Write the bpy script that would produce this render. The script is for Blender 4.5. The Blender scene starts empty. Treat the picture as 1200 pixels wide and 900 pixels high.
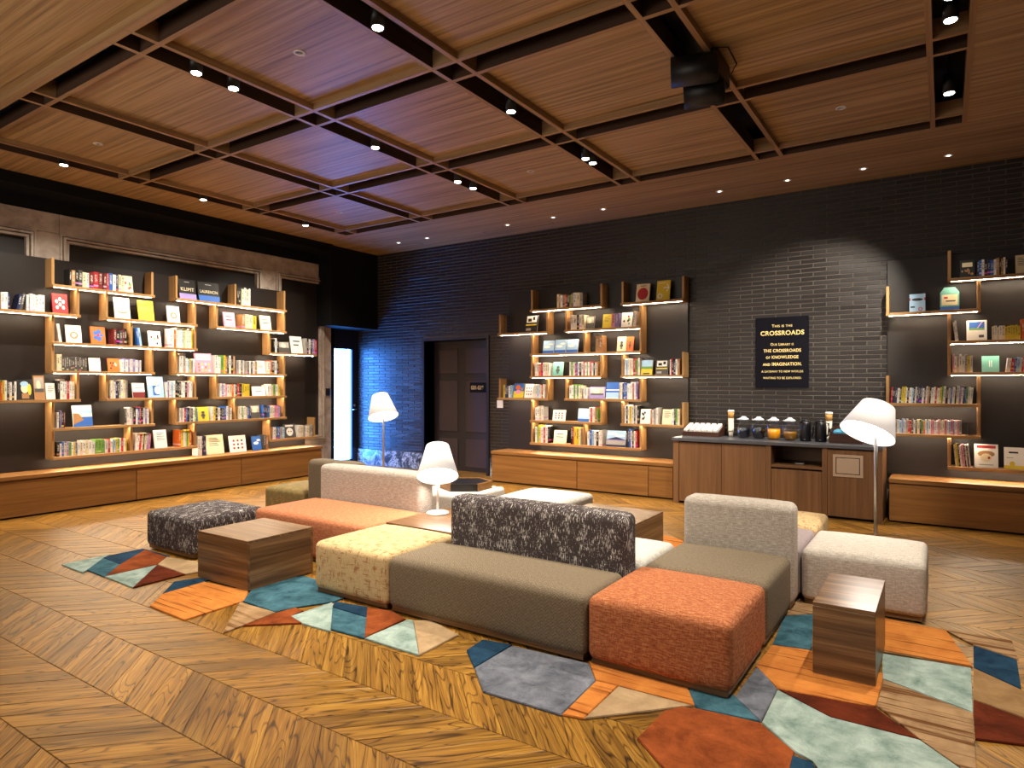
import bpy, bmesh, math, random
from mathutils import Vector, Matrix
random.seed(7)
SC = bpy.context.scene
COL = SC.collection
PI = math.pi

# ------------------------------------------------------------------ camera, world, exposure
CAMH, YAW, FPX = 1.5, math.radians(33.581), 762.37          # focal length in pixels of the 1200 px wide frame
cam_d = bpy.data.cameras.new('camera'); cam_d.sensor_width = 36.0; cam_d.lens = FPX / 1200 * 36
cam_d.shift_y = 0.000575; cam_d.clip_end = 100
cam = bpy.data.objects.new('camera', cam_d); COL.objects.link(cam)
cam.location = (0, 0, CAMH); cam.rotation_euler = (PI / 2, 0, YAW)
SC.camera = cam
SC.view_settings.view_transform = 'Standard'; SC.view_settings.look = 'None'
SC.view_settings.gamma = 1.0; SC.view_settings.use_curve_mapping = False
SC.view_settings.exposure = 0.78
SC.cycles.use_denoising = True
SC.cycles.max_bounces = 8; SC.cycles.diffuse_bounces = 5; SC.cycles.glossy_bounces = 4; SC.cycles.transmission_bounces = 8
SC.cycles.sample_clamp_indirect = 4.0; SC.cycles.caustics_reflective = False; SC.cycles.caustics_refractive = False
W = bpy.data.worlds.new('world'); SC.world = W; W.use_nodes = True
W.node_tree.nodes['Background'].inputs[0].default_value = (0.25, 0.4, 0.8, 1)
W.node_tree.nodes['Background'].inputs[1].default_value = 0.3

WARM = (1.0, 0.925, 0.79)
def spot(loc, tgt, energy, ang=70, blend=0.7, color=WARM, rad=0.05):
    d = bpy.data.lights.new('spot_lamp', 'SPOT'); d.energy = energy; d.color = color
    d.spot_size = math.radians(ang); d.spot_blend = blend; d.shadow_soft_size = rad
    o = bpy.data.objects.new('spot_lamp', d); COL.objects.link(o); o.location = loc
    o.rotation_euler = (Vector(tgt) - Vector(loc)).to_track_quat('-Z', 'Y').to_euler(); return o
def fill_light(loc, tgt, sx, sy, energy, color):       # area light added out of view to brighten the room
    d = bpy.data.lights.new('unseen_fill', 'AREA'); d.shape = 'RECTANGLE'; d.size = sx; d.size_y = sy; d.energy = energy; d.color = color
    o = bpy.data.objects.new('unseen_fill', d); COL.objects.link(o); o.location = loc
    o.rotation_euler = (Vector(tgt) - Vector(loc)).to_track_quat('-Z', 'Y').to_euler()
fill_light((-3.0, -2.9, 1.7), (-3.0, 8, 1.9), 9.0, 2.6, 25, (1.0, .93, .88))  # weak frontal fill, added behind the camera
fill_light((-5.0, -1.4, 2.3), (-4.4, 1.0, 3.9), 5.0, 1.2, 65, (1.0, .88, .74))   # upward fill, added behind the camera to brighten the ceiling
# (x, y, target x, target y, target z, watts, cone degrees): ceiling spots seen in the slots of the photograph ...
SPOTS = [(-3.13, 3.19, -2.6, 3.0, 0, 210, 70), (-4.735, 2.87, -4.6, 2.6, 0, 130, 80), (-4.735, 3.19, -4.7, 3.9, 0, 200, 76),
 (-7.91, 3.26, -8.5, 3.4, .2, 270, 118), (-7.91, 4.89, -8.5, 5.0, .2, 270, 118), (-7.91, 6.54, -8.5, 6.5, .2, 270, 118),
 (-4.735, 4.79, -5.2, 5.2, 0, 260, 80), (-3.13, 4.83, -3.3, 4.6, 0, 210, 76), (-3.13, 6.28, -3.2, 6.0, 0, 240, 80),
 (-3.13, 6.45, -3.6, 7.4, 0, 240, 80), (-4.735, 6.15, -5.6, 6.6, 0, 230, 80), (-4.735, 6.46, -4.4, 7.5, 0, 230, 80),
 (0.036, 5.24, -1.5, 8.2, .8, 300, 44), (0.036, 4.92, -0.8, 4.0, 0, 260, 80), (0.036, 6.55, -1.45, 8.7, 2.1, 620, 44)]
# ... and extra spots added out of frame to brighten the near floor and sides
SPOTS_OUT = [(-4.735, 1.6, -4.6, 1.6, 0, 60, 90), (-3.13, 2.3, -2.9, 2.3, 0, 90, 90), (-1.54, 2.35, -1.3, 2.5, 0, 150, 86),
 (0.036, 2.9, -0.1, 3.2, 0, 190, 84), (1.6, 4.0, 1.0, 4.6, 0, 35, 90), (-6.33, 1.6, -6.4, 1.8, 0, 50, 90), (1.4, 6.5, 1.0, 6.8, 0, 40, 90), (-2.3, 0.9, -2.2, 1.2, 0, 60, 90)]

# ------------------------------------------------------------------ helpers
def new_obj(name, me, parent=None, loc=None):
    o = bpy.data.objects.new(name, me); COL.objects.link(o)
    if parent is not None: o.parent = parent
    if loc is not None: o.location = loc
    return o
def tag(o, label=None, cat=None, group=None, kind=None):
    if label: o['label'] = label
    if cat: o['category'] = cat
    if group: o['group'] = group
    if kind: o['kind'] = kind
    return o
def thing(name, label, cat, loc=(0, 0, 0), group=None, rot=None):
    o = bpy.data.objects.new(name, None); COL.objects.link(o); o.location = loc; o.empty_display_size = 0.05
    if rot: o.rotation_euler = rot
    return tag(o, label, cat, group)
def struct(name, loc=(0, 0, 0)):
    o = bpy.data.objects.new(name, None); COL.objects.link(o); o.location = loc; o['kind'] = 'structure'; return o
def add_box(bm, lo, hi, mi=0):
    v = [bm.verts.new((x, y, z)) for x in (lo[0], hi[0]) for y in (lo[1], hi[1]) for z in (lo[2], hi[2])]
    for q in ((0, 1, 3, 2), (4, 6, 7, 5), (0, 4, 5, 1), (2, 3, 7, 6), (0, 2, 6, 4), (1, 5, 7, 3)):
        bm.faces.new([v[i] for i in q]).material_index = mi
def add_poly(bm, pts, z0, z1, mi=0):                 # prism over a plan polygon
    a = [bm.verts.new((x, y, z0)) for x, y in pts]; b = [bm.verts.new((x, y, z1)) for x, y in pts]
    n = len(pts); bm.faces.new(b).material_index = mi; bm.faces.new(a[::-1]).material_index = mi
    for i in range(n): bm.faces.new((a[i], a[(i + 1) % n], b[(i + 1) % n], b[i])).material_index = mi
def add_lathe(bm, prof, seg=24, mi=0, mat=None, closed=False, centre=(0, 0, 0)):
    rings = []
    for r, z in prof:
        ring = []
        for i in range(seg):
            a = 2 * PI * i / seg; p = Vector((r * math.cos(a), r * math.sin(a), z))
            if mat is not None: p = mat @ p
            ring.append(bm.verts.new(p + Vector(centre)))
        rings.append(ring)
    pairs = list(zip(rings[:-1], rings[1:])) + ([(rings[-1], rings[0])] if closed else [])
    for a, b in pairs:
        for i in range(seg):
            f = bm.faces.new((a[i], a[(i + 1) % seg], b[(i + 1) % seg], b[i])); f.material_index = mi; f.smooth = True
    if not closed:
        f = bm.faces.new(rings[0][::-1]); f.material_index = mi
        f = bm.faces.new(rings[-1]); f.material_index = mi
def add_tube(bm, pts, r, seg=10, mi=0):
    pts = [Vector(p) for p in pts]; rings = []
    for k, p in enumerate(pts):
        d = (pts[min(k + 1, len(pts) - 1)] - pts[max(k - 1, 0)]).normalized()
        u = d.orthogonal().normalized() if abs(d.z) < .99 else Vector((1, 0, 0)); w = d.cross(u).normalized(); u = w.cross(d)
        rings.append([bm.verts.new(p + r * (math.cos(2 * PI * i / seg) * u + math.sin(2 * PI * i / seg) * w)) for i in range(seg)])
    for a, b in zip(rings[:-1], rings[1:]):
        for i in range(seg):
            f = bm.faces.new((a[i], a[(i + 1) % seg], b[(i + 1) % seg], b[i])); f.smooth = True; f.material_index = mi
    bm.faces.new(rings[0][::-1]); bm.faces.new(rings[-1])
def uv_grain(bm, axis):                               # u along the grain, v across, in metres
    L = bm.loops.layers.uv.verify(); a, b = [i for i in range(3) if i != axis]
    for f in bm.faces:
        for l in f.loops: c = l.vert.co; l[L].uv = (c[axis], c[a] + c[b])
def uv_box(bm):
    L = bm.loops.layers.uv.verify()
    for f in bm.faces:
        n = f.normal; k = max(range(3), key=lambda i: abs(n[i])); a, b = ((1, 2), (0, 2), (0, 1))[k]
        for l in f.loops: c = l.vert.co; l[L].uv = (c[a] + 3.1 * k, c[b] + c[k] * .7)
def finish(name, bm, mat, parent=None, origin=(0, 0, 0), grain=None, box=False, bevel=0, smooth=False):
    if bevel: bmesh.ops.bevel(bm, geom=bm.edges[:], offset=bevel, segments=1, affect='EDGES', clamp_overlap=True)
    bmesh.ops.recalc_face_normals(bm, faces=bm.faces[:]); bm.normal_update()
    if grain is not None: uv_grain(bm, grain)
    elif box: uv_box(bm)
    if any(origin): bmesh.ops.translate(bm, vec=-Vector(origin), verts=bm.verts[:])
    me = bpy.data.meshes.new(name); bm.to_mesh(me); bm.free()
    for m in (mat if isinstance(mat, (list, tuple)) else [mat]): me.materials.append(m)
    if smooth:
        for p in me.polygons: p.use_smooth = True
    return new_obj(name, me, parent)
def box(name, lo, hi, mat, parent=None, origin=(0, 0, 0), grain=None, bevel=0.0):
    bm = bmesh.new(); add_box(bm, lo, hi); return finish(name, bm, mat, parent, origin, grain, grain is None, bevel)
def O(parent): return tuple(parent.location) if parent is not None else (0, 0, 0)
def pbox(name, lo, hi, mat, parent, grain=None, bevel=0.0): return box(name, lo, hi, mat, parent, O(parent), grain, bevel)
def project(p):
    c, s = math.cos(YAW), math.sin(YAW); r = c * p[0] + s * p[1]; d = -s * p[0] + c * p[1]
    if d < .05: return None
    return 600 + FPX * r / d, 450.69 - FPX * (p[2] - CAMH) / d, d
def copy_of(o, name=None):
    c = o.copy(); COL.objects.link(c); return c

# ------------------------------------------------------------------ materials
class N:                                              # tiny node-graph writer
    def __init__(s, name):
        s.m = bpy.data.materials.new(name); s.m.use_nodes = True; s.t = s.m.node_tree; s.b = s.t.nodes['Principled BSDF']
    def n(s, kind, **kw):
        x = s.t.nodes.new(kind)
        for k, v in kw.items():
            if k.startswith('i_'):
                key = k[2:]; x.inputs[int(key) if key.isdigit() else key.replace('_', ' ')].default_value = v
            else: setattr(x, k, v)
        return x
    def l(s, a, b): s.t.links.new(a, b)
    def math(s, op, a, b=None, clamp=False):
        x = s.t.nodes.new('ShaderNodeMath'); x.operation = op; x.use_clamp = clamp
        for i, v in enumerate((a, b)):
            if v is None: continue
            if isinstance(v, (int, float)): x.inputs[i].default_value = v
            else: s.l(v, x.inputs[i])
        return x.outputs[0]
    def mix(s, f, a, b, mode='MIX'):
        x = s.t.nodes.new('ShaderNodeMix'); x.data_type = 'RGBA'; x.blend_type = mode
        for i, v in ((0, f), (6, a), (7, b)):
            if isinstance(v, (int, float)): x.inputs[i].default_value = v
            elif isinstance(v, tuple): x.inputs[i].default_value = v if len(v) == 4 else v + (1,)
            else: s.l(v, x.inputs[i])
        return x.outputs[2]
    def ramp(s, f, stops, interp='LINEAR'):
        x = s.t.nodes.new('ShaderNodeValToRGB'); e = x.color_ramp; e.interpolation = interp
        while len(e.elements) > 1: e.elements.remove(e.elements[-1])
        for i, (p, c) in enumerate(stops):
            k = e.elements[0] if i == 0 else e.elements.new(p)
            k.position = p; k.color = c if len(c) == 4 else tuple(c) + (1,)
        s.l(f, x.inputs[0]); return x.outputs[0]
    def bump(s, h, dist=.002, strength=.5):
        x = s.n('ShaderNodeBump', i_Strength=strength, i_Distance=dist); s.l(h, x.inputs['Height']); s.l(x.outputs[0], s.b.inputs['Normal'])
    def base(s, c):
        if isinstance(c, tuple): s.b.inputs['Base Color'].default_value = c if len(c) == 4 else c + (1,)
        else: s.l(c, s.b.inputs['Base Color'])
    def set(s, **kw):
        for k, v in kw.items(): s.b.inputs[k.replace('_', ' ')].default_value = v
        return s.m
def srgb(h):
    h = h.lstrip('#'); v = [int(h[i:i + 2], 16) / 255 for i in (0, 2, 4)]
    return tuple(x / 12.92 if x <= .04045 else ((x + .055) / 1.055) ** 2.4 for x in v)
def plain(name, col, rough=.6, metal=0, noise=.06, spec=.5):
    g = N(name); c = srgb(col) if isinstance(col, str) else col
    t = g.n('ShaderNodeTexCoord'); z = g.n('ShaderNodeTexNoise', i_Scale=60.0, i_Detail=3.0); g.l(t.outputs['Object'], z.inputs['Vector'])
    lo = tuple(max(0, x * (1 - noise)) for x in c); hi = tuple(min(1, x * (1 + noise)) for x in c)
    g.base(g.mix(z.outputs[0], lo, hi)); g.set(Roughness=rough, Metallic=metal); g.b.inputs['Specular IOR Level'].default_value = spec
    return g.m
def emit(name, col, strength, base=(.8, .8, .8)):
    g = N(name); g.base(base); g.set(Roughness=.6, Emission_Strength=strength); g.b.inputs['Emission Color'].default_value = tuple(col) + (1,)
    return g.m
def wood(name, dark, mid, light, across=30.0, along=1.2, rough=.45, waves=.0, wscale=9.0, island=False, contrast=1.0, spec=.35, vary=.25):
    g = N(name); uv = g.n('ShaderNodeUVMap'); oi = g.n('ShaderNodeObjectInfo'); rnd = oi.outputs['Random']
    if island:
        ge = g.n('ShaderNodeNewGeometry'); rnd = g.math('FRACT', g.math('ADD', g.math('MULTIPLY', ge.outputs['Random Per Island'], 7.13), g.math('MULTIPLY', oi.outputs['Random'], 3.7)))
    sep = g.n('ShaderNodeSeparateXYZ'); g.l(uv.outputs[0], sep.inputs[0])
    off = g.math('MULTIPLY', rnd, 37.0)
    def vec(su, sv):
        c = g.n('ShaderNodeCombineXYZ'); g.l(g.math('ADD', g.math('MULTIPLY', sep.outputs[0], su), off), c.inputs[0])
        g.l(g.math('ADD', g.math('MULTIPLY', sep.outputs[1], sv), off), c.inputs[1]); g.l(off, c.inputs[2]); return c.outputs[0]
    n1 = g.n('ShaderNodeTexNoise', i_Scale=1.0, i_Detail=6.0, i_Roughness=.62); g.l(vec(along, across), n1.inputs['Vector'])
    n2 = g.n('ShaderNodeTexNoise', i_Scale=1.0, i_Detail=3.0); g.l(vec(along * 3, across * 7), n2.inputs['Vector'])
    f = g.math('ADD', g.math('MULTIPLY', n1.outputs[0], .72), g.math('MULTIPLY', n2.outputs[0], .28))
    if waves:
        n3 = g.n('ShaderNodeTexNoise', i_Scale=1.0, i_Detail=2.0, i_Distortion=.4); g.l(vec(.75, wscale), n3.inputs['Vector'])
        rings = g.math('ABSOLUTE', g.math('SINE', g.math('MULTIPLY', n3.outputs[0], 62.0)))
        rings = g.math('MULTIPLY', g.math('SUBTRACT', 1.0, g.math('MULTIPLY', rings, 2.2), True), g.math('ADD', .35, n2.outputs[0]))
        f = g.math('SUBTRACT', f, g.math('MULTIPLY', rings, waves))
    k = .18 / contrast
    c = g.ramp(f, [(max(0, .5 - 1.3 * k), dark), (.5, mid), (min(1, .5 + 1.2 * k), light)])
    hv = g.n('ShaderNodeHueSaturation'); g.l(c, hv.inputs['Color'])
    g.l(g.math('ADD', g.math('MULTIPLY', rnd, vary * 2), 1 - vary), hv.inputs['Value']); g.base(hv.outputs[0])
    g.set(Roughness=rough); g.b.inputs['Specular IOR Level'].default_value = spec; g.bump(f, .0008, .3); return g.m

M = {}
M['oak_floor'] = wood('oak_floor', srgb('#321d06'), srgb('#7e561c'), srgb('#a98037'), across=40, along=1.8, rough=.36, waves=.24, wscale=7.0, island=True, contrast=1.05, vary=.26)
M['oak_ceiling'] = wood('oak_ceiling', srgb('#664c34'), srgb('#9b7d54'), srgb('#b5976e'), across=24, along=.45, rough=.5, contrast=1.5, vary=.06)
M['beam_wood'] = wood('beam_wood', srgb('#735640'), srgb('#92734f'), srgb('#a68864'), across=22, along=.5, rough=.5, vary=.04)
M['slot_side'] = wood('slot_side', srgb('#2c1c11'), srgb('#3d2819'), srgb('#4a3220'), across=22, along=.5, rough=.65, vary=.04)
M['slot_dark'] = plain('slot_dark', '#0b0807', .9)
M['cabinet_oak'] = wood('cabinet_oak', srgb('#6b4520'), srgb('#8a5d2e'), srgb('#a0713c'), across=20, along=.8, rough=.42, vary=.07)
M['counter_oak'] = wood('counter_oak', srgb('#553a22'), srgb('#735032'), srgb('#86603e'), across=20, along=.7, rough=.45, vary=.05)
M['shelf_oak'] = wood('shelf_oak', srgb('#7d5830'), srgb('#a37b4c'), srgb('#b98f5f'), across=26, along=1.0, rough=.45, vary=.05)
M['walnut'] = wood('walnut', srgb('#2e1f13'), srgb('#684a2f'), srgb('#94734f'), across=26, along=.8, rough=.3, contrast=1.15, vary=.03)
M['black_panel'] = plain('black_panel', '#201915', .42, noise=.03)
M['black_paint'] = plain('black_paint', '#060505', .8, spec=.2)
M['black_metal'] = plain('black_metal', '#0e0d0e', .45, .4)
M['black_plastic'] = plain('black_plastic', '#0c0c12', .3)
M['door_brown'] = plain('door_brown', '#241a1f', .5)
M['door_panel'] = plain('door_panel', '#3a2b31', .5)
M['door_frame'] = plain('door_frame', '#20202c', .35, .3)
M['mortar'] = plain('mortar', '#5c534b', .9, noise=.25)
M['white_metal'] = plain('white_metal', '#e8e6e2', .35)
M['steel'] = plain('steel', '#b9b7b4', .3, .8)
M['counter_top'] = plain('counter_top', '#4a4a50', .3)
M['hatch_beige'] = plain('hatch_beige', '#b39b84', .5)
M['led'] = emit('led', (1.0, .80, .56), 85.0)
M['lens'] = emit('lens', (1.0, .93, .82), 22.0)
M['tiny_lens'] = emit('tiny_lens', (1.0, .85, .7), 2.5)
M['shade_cloth'] = emit('shade_cloth', (1.0, .9, .82), .30, (.85, .83, .8))
M['shade_glow'] = emit('shade_glow', (1.0, .9, .8), 17.0)
M['day_glass'] = emit('day_glass', (.055, .27, 1.0), 33.0)
def brick_mat():
    g = N('black_brick'); oi = g.n('ShaderNodeObjectInfo'); ge = g.n('ShaderNodeNewGeometry'); t = g.n('ShaderNodeTexCoord')
    r = g.math('FRACT', g.math('ADD', g.math('MULTIPLY', ge.outputs['Random Per Island'], 5.3), g.math('MULTIPLY', oi.outputs['Random'], 9.1)))
    z = g.n('ShaderNodeTexNoise', i_Scale=70.0, i_Detail=4.0); g.l(ge.outputs['Position'], z.inputs['Vector'])
    g.base(g.mix(g.math('MULTIPLY', g.math('ADD', r, z.outputs[0]), .5), srgb('#120e0c'), srgb('#231c19')))
    g.l(g.math('ADD', g.math('MULTIPLY', r, .2), .32), g.b.inputs['Roughness']); g.bump(z.outputs[0], .0015, .6); return g.m
M['brick'] = brick_mat()
def stone_mat():
    g = N('grey_stone'); t = g.n('ShaderNodeTexCoord')
    z = g.n('ShaderNodeTexNoise', i_Scale=5.0, i_Detail=8.0, i_Roughness=.65, i_Distortion=.6); g.l(t.outputs['Object'], z.inputs['Vector'])
    g.base(g.ramp(z.outputs[0], [(.3, srgb('#86756a')), (.5, srgb('#a49385')), (.7, srgb('#b9a99a'))])); g.set(Roughness=.6); g.bump(z.outputs[0], .002, .4); return g.m
M['stone'] = stone_mat()
def marble_mat():
    g = N('blue_grey_marble'); t = g.n('ShaderNodeTexCoord')
    w = g.n('ShaderNodeTexNoise', i_Scale=3.2, i_Detail=10.0, i_Roughness=.72, i_Distortion=.5); g.l(t.outputs['Object'], w.inputs['Vector'])
    v = g.math('ABSOLUTE', g.math('SUBTRACT', w.outputs[0], .5))
    g.base(g.ramp(v, [(0, srgb('#c7c9cf')), (.02, srgb('#70747e')), (.09, srgb('#34363d'))])); g.set(Roughness=.25); return g.m
M['marble'] = marble_mat()
def fabric(name, base, dark, kind='plain', fleck=None, fleck2=None):
    g = N(name); uv = g.n('ShaderNodeUVMap')
    def tex(su, sv, detail=2.0, rough=.5, seed=0.0):
        mp = g.n('ShaderNodeMapping'); mp.inputs['Scale'].default_value = (su, sv, 1); mp.inputs['Location'].default_value = (seed, seed * 1.7, seed)
        g.l(uv.outputs[0], mp.inputs[0]); z = g.n('ShaderNodeTexNoise', i_Scale=1.0, i_Detail=detail, i_Roughness=rough); g.l(mp.outputs[0], z.inputs['Vector']); return z.outputs[0]
    fine = tex(230, 230, 2); slub = tex(40, 300, 2, seed=3.0); slub2 = tex(300, 40, 2, seed=5.0)
    w = g.math('ADD', g.math('MULTIPLY', fine, .4), g.math('MULTIPLY', g.math('ADD', slub, slub2), .3))
    c = g.ramp(w, [(.36, dark), (.62, base)])
    if kind == 'chevron':
        s = g.n('ShaderNodeSeparateXYZ'); g.l(uv.outputs[0], s.inputs[0])
        zig = g.math('PINGPONG', s.outputs[0], .022); st = g.math('SINE', g.math('MULTIPLY', g.math('ADD', s.outputs[1], zig), 330.0))
        st = g.math('ADD', st, g.math('MULTIPLY', g.math('SUBTRACT', tex(60, 60, 3, .6, 2.0), .5), 3.0))
        c = g.mix(g.math('MULTIPLY', g.math('ADD', st, 1.0), .26, True), c, dark)
    if kind == 'melange':
        m1 = tex(22, 130, 3, .65, 2.0); m2 = tex(130, 40, 2, .6, 4.0)
        c = g.mix(g.math('MULTIPLY', g.math('SUBTRACT', g.math('ADD', g.math('MULTIPLY', m1, .7), g.math('MULTIPLY', m2, .3)), .44), 5.0, True), c, fleck)
    if kind == 'tweed':
        a = tex(190, 24, 2, .6, 1.0); b = tex(34, 190, 2, .6, 7.0); patch = tex(16, 9, 2, .6, 11.0)
        lift = g.math('MULTIPLY', g.math('SUBTRACT', patch, .5), .42)
        fa = g.math('MULTIPLY', g.math('SUBTRACT', g.math('ADD', a, lift), .585), 16.0, True)
        fb = g.math('MULTIPLY', g.math('SUBTRACT', g.math('ADD', b, lift), .625), 16.0, True)
        c = g.mix(g.math('MULTIPLY', fa, .85), c, fleck); c = g.mix(g.math('MULTIPLY', fb, .85), c, fleck2 or fleck)
    if kind == 'plaid':
        a = tex(105, 11, 2, .6, 1.0); b = tex(11, 105, 2, .6, 7.0); patch = tex(18, 18, 2, .6, 11.0)
        lift = g.math('MULTIPLY', g.math('SUBTRACT', patch, .5), .5)
        fa = g.math('MULTIPLY', g.math('SUBTRACT', g.math('ADD', a, lift), .575), 12.0, True)
        fb = g.math('MULTIPLY', g.math('SUBTRACT', g.math('ADD', b, lift), .585), 12.0, True)
        c = g.mix(g.math('MULTIPLY', g.math('MAXIMUM', fa, fb), .75), c, fleck)
    g.base(c); g.set(Roughness=.95); g.b.inputs['Specular IOR Level'].default_value = .15
    g.bump(w, .0025, .7); return g.m
M['fab_olive'] = fabric('olive_fabric', srgb('#8a7962'), srgb('#514639'), 'chevron')
M['fab_charcoal'] = fabric('charcoal_tweed', srgb('#4a403f'), srgb('#2f2828'), 'tweed', srgb('#cfc8c0'), srgb('#a79f98'))
M['fab_orange'] = fabric('orange_fabric', srgb('#b46d48'), srgb('#8f4d33'), 'melange', srgb('#c28560'))
M['fab_red'] = fabric('red_orange_fabric', srgb('#a15c38'), srgb('#6b3520'), 'melange', srgb('#ba7a52'))
M['fab_grey'] = fabric('pale_grey_fabric', srgb('#b0a598'), srgb('#857a6f'), 'melange', srgb('#c2b8ac'))
M['fab_beige'] = fabric('beige_fabric', srgb('#b8ada0'), srgb('#8f857a'), 'melange', srgb('#cbc1b5'))
M['fab_light'] = fabric('light_grey_fabric', srgb('#bcb6ad'), srgb('#9c958c'), 'melange', srgb('#cdc7be'))
M['fab_mauve'] = fabric('mauve_fabric', srgb('#9d8f8d'), srgb('#776a6a'))
M['fab_yellow'] = fabric('yellow_tweed', srgb('#cdb488'), srgb('#a98d60'), 'plaid', srgb('#8e5530'))
M['fab_moss'] = fabric('moss_tweed', srgb('#85754a'), srgb('#574a2e'), 'tweed', srgb('#a86a3a'), srgb('#b7a26a'))
def carpet(name, a, b, stripe=None):
    g = N('carpet_' + name); t = g.n('ShaderNodeTexCoord'); ge = g.n('ShaderNodeNewGeometry')
    z = g.n('ShaderNodeTexNoise', i_Scale=7.0, i_Detail=8.0, i_Roughness=.68, i_Distortion=.4); g.l(ge.outputs['Position'], z.inputs['Vector'])
    p = g.n('ShaderNodeTexNoise', i_Scale=420.0, i_Detail=2.0); g.l(ge.outputs['Position'], p.inputs['Vector'])
    f = g.math('ADD', g.math('MULTIPLY', z.outputs[0], .8), g.math('MULTIPLY', p.outputs[0], .2)); c = g.ramp(f, [(.36, a), (.64, b)])
    if stripe:
        mp = g.n('ShaderNodeMapping'); mp.inputs['Rotation'].default_value = (0, 0, math.radians(stripe[1])); mp.inputs['Scale'].default_value = (1.2, stripe[2], 1); g.l(ge.outputs['Position'], mp.inputs[0])
        q = g.n('ShaderNodeTexNoise', i_Scale=1.0, i_Detail=3.0, i_Roughness=.6); g.l(mp.outputs[0], q.inputs['Vector'])
        c = g.mix(g.math('MULTIPLY', g.math('SUBTRACT', q.outputs[0], stripe[3]), 9.0, True), c, stripe[0])
    g.base(c); g.set(Roughness=1.0); g.b.inputs['Specular IOR Level'].default_value = .1; g.bump(p.outputs[0], .004, .9); return g.m
M['c_mint'] = carpet('mint', srgb('#63766d'), srgb('#a3b0a6')); M['c_navy'] = carpet('navy', srgb('#0d2032'), srgb('#254359'))
M['c_teal'] = carpet('teal', srgb('#1d3943'), srgb('#456a75')); M['c_rust'] = carpet('rust', srgb('#5f2a10'), srgb('#8f4822'))
M['c_maroon'] = carpet('maroon', srgb('#3a1406'), srgb('#662a14')); M['c_beige'] = carpet('beige', srgb('#8a7052'), srgb('#aa8e6b'))
M['c_tan'] = carpet('tan', srgb('#775837'), srgb('#94744e')); M['c_slate'] = carpet('slate', srgb('#42444c'), srgb('#787a82'))
M['c_orange'] = carpet('orange', srgb('#a8622a'), srgb('#c47c3a'), (srgb('#68330f'), 0, 32.0, .55))
M['c_stripe'] = carpet('stripe', srgb('#7d6042'), srgb('#a3825e'), (srgb('#5f3c20'), 20, 24.0, .50))
def glass(name):                                       # thin clear glass: see-through with a fresnel sheen
    g = N(name); t = g.t; tr = g.n('ShaderNodeBsdfTransparent'); tr.inputs[0].default_value = (.95, .96, .97, 1); gl = g.n('ShaderNodeBsdfGlossy'); gl.inputs['Roughness'].default_value = .04
    lw = g.n('ShaderNodeLayerWeight'); fc = g.math('ADD', g.math('MULTIPLY', g.math('POWER', lw.outputs['Facing'], 3.0), .6), .05); mx = g.n('ShaderNodeMixShader'); g.l(fc, mx.inputs[0]); g.l(tr.outputs[0], mx.inputs[1]); g.l(gl.outputs[0], mx.inputs[2])
    g.l(mx.outputs[0], t.nodes['Material Output'].inputs[0]); return g.m
M['clear_glass'] = glass('clear_glass')
M['juice'] = plain('orange_juice', '#f09a08', .3); M['coffee'] = plain('dark_coffee', '#0a0608', .2); M['iced'] = plain('dark_blue_drink', '#0a0c1c', .2); M['tea'] = plain('amber_tea', '#8a5c10', .2)
M['paper'] = plain('paper', '#e2d8c6', .8); M['kraft'] = plain('kraft_paper', '#b98848', .8); M['white_paper'] = plain('white_paper', '#e9e5df', .7)
M['dark_wood'] = wood('dark_wood', srgb('#2a160c'), srgb('#48281a'), srgb('#5c3522'), across=30, rough=.45)
M['gold_letters'] = plain('gold_letters', '#e8cd86', .4, .1); M['blue_cloth'] = plain('blue_cloth', '#4f9fc4', .7)
BOOKCOL = dict(w='#e9e4dc', c='#e2d2ac', k='#16130f', n='#1d2752', b='#2d5fae', l='#9dbfdc', r='#b3262a', o='#d3641f', y='#d9be2e', g='#6f9d46', p='#dc8fa6', v='#8d7db4', t='#a5774a', e='#a39c93', d='#4a4744', a='#6fb0a4', m='#6c1f20')
CNAME = dict(w='white', c='cream', k='black', n='navy', b='blue', l='pale blue', r='red', o='orange', y='yellow', g='green', p='pink', v='violet', t='tan', e='grey', d='dark grey', a='mint', m='maroon')
INK = {k: plain('print_' + CNAME[k].replace(' ', '_'), v, .55, noise=.03) for k, v in BOOKCOL.items()}
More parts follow.
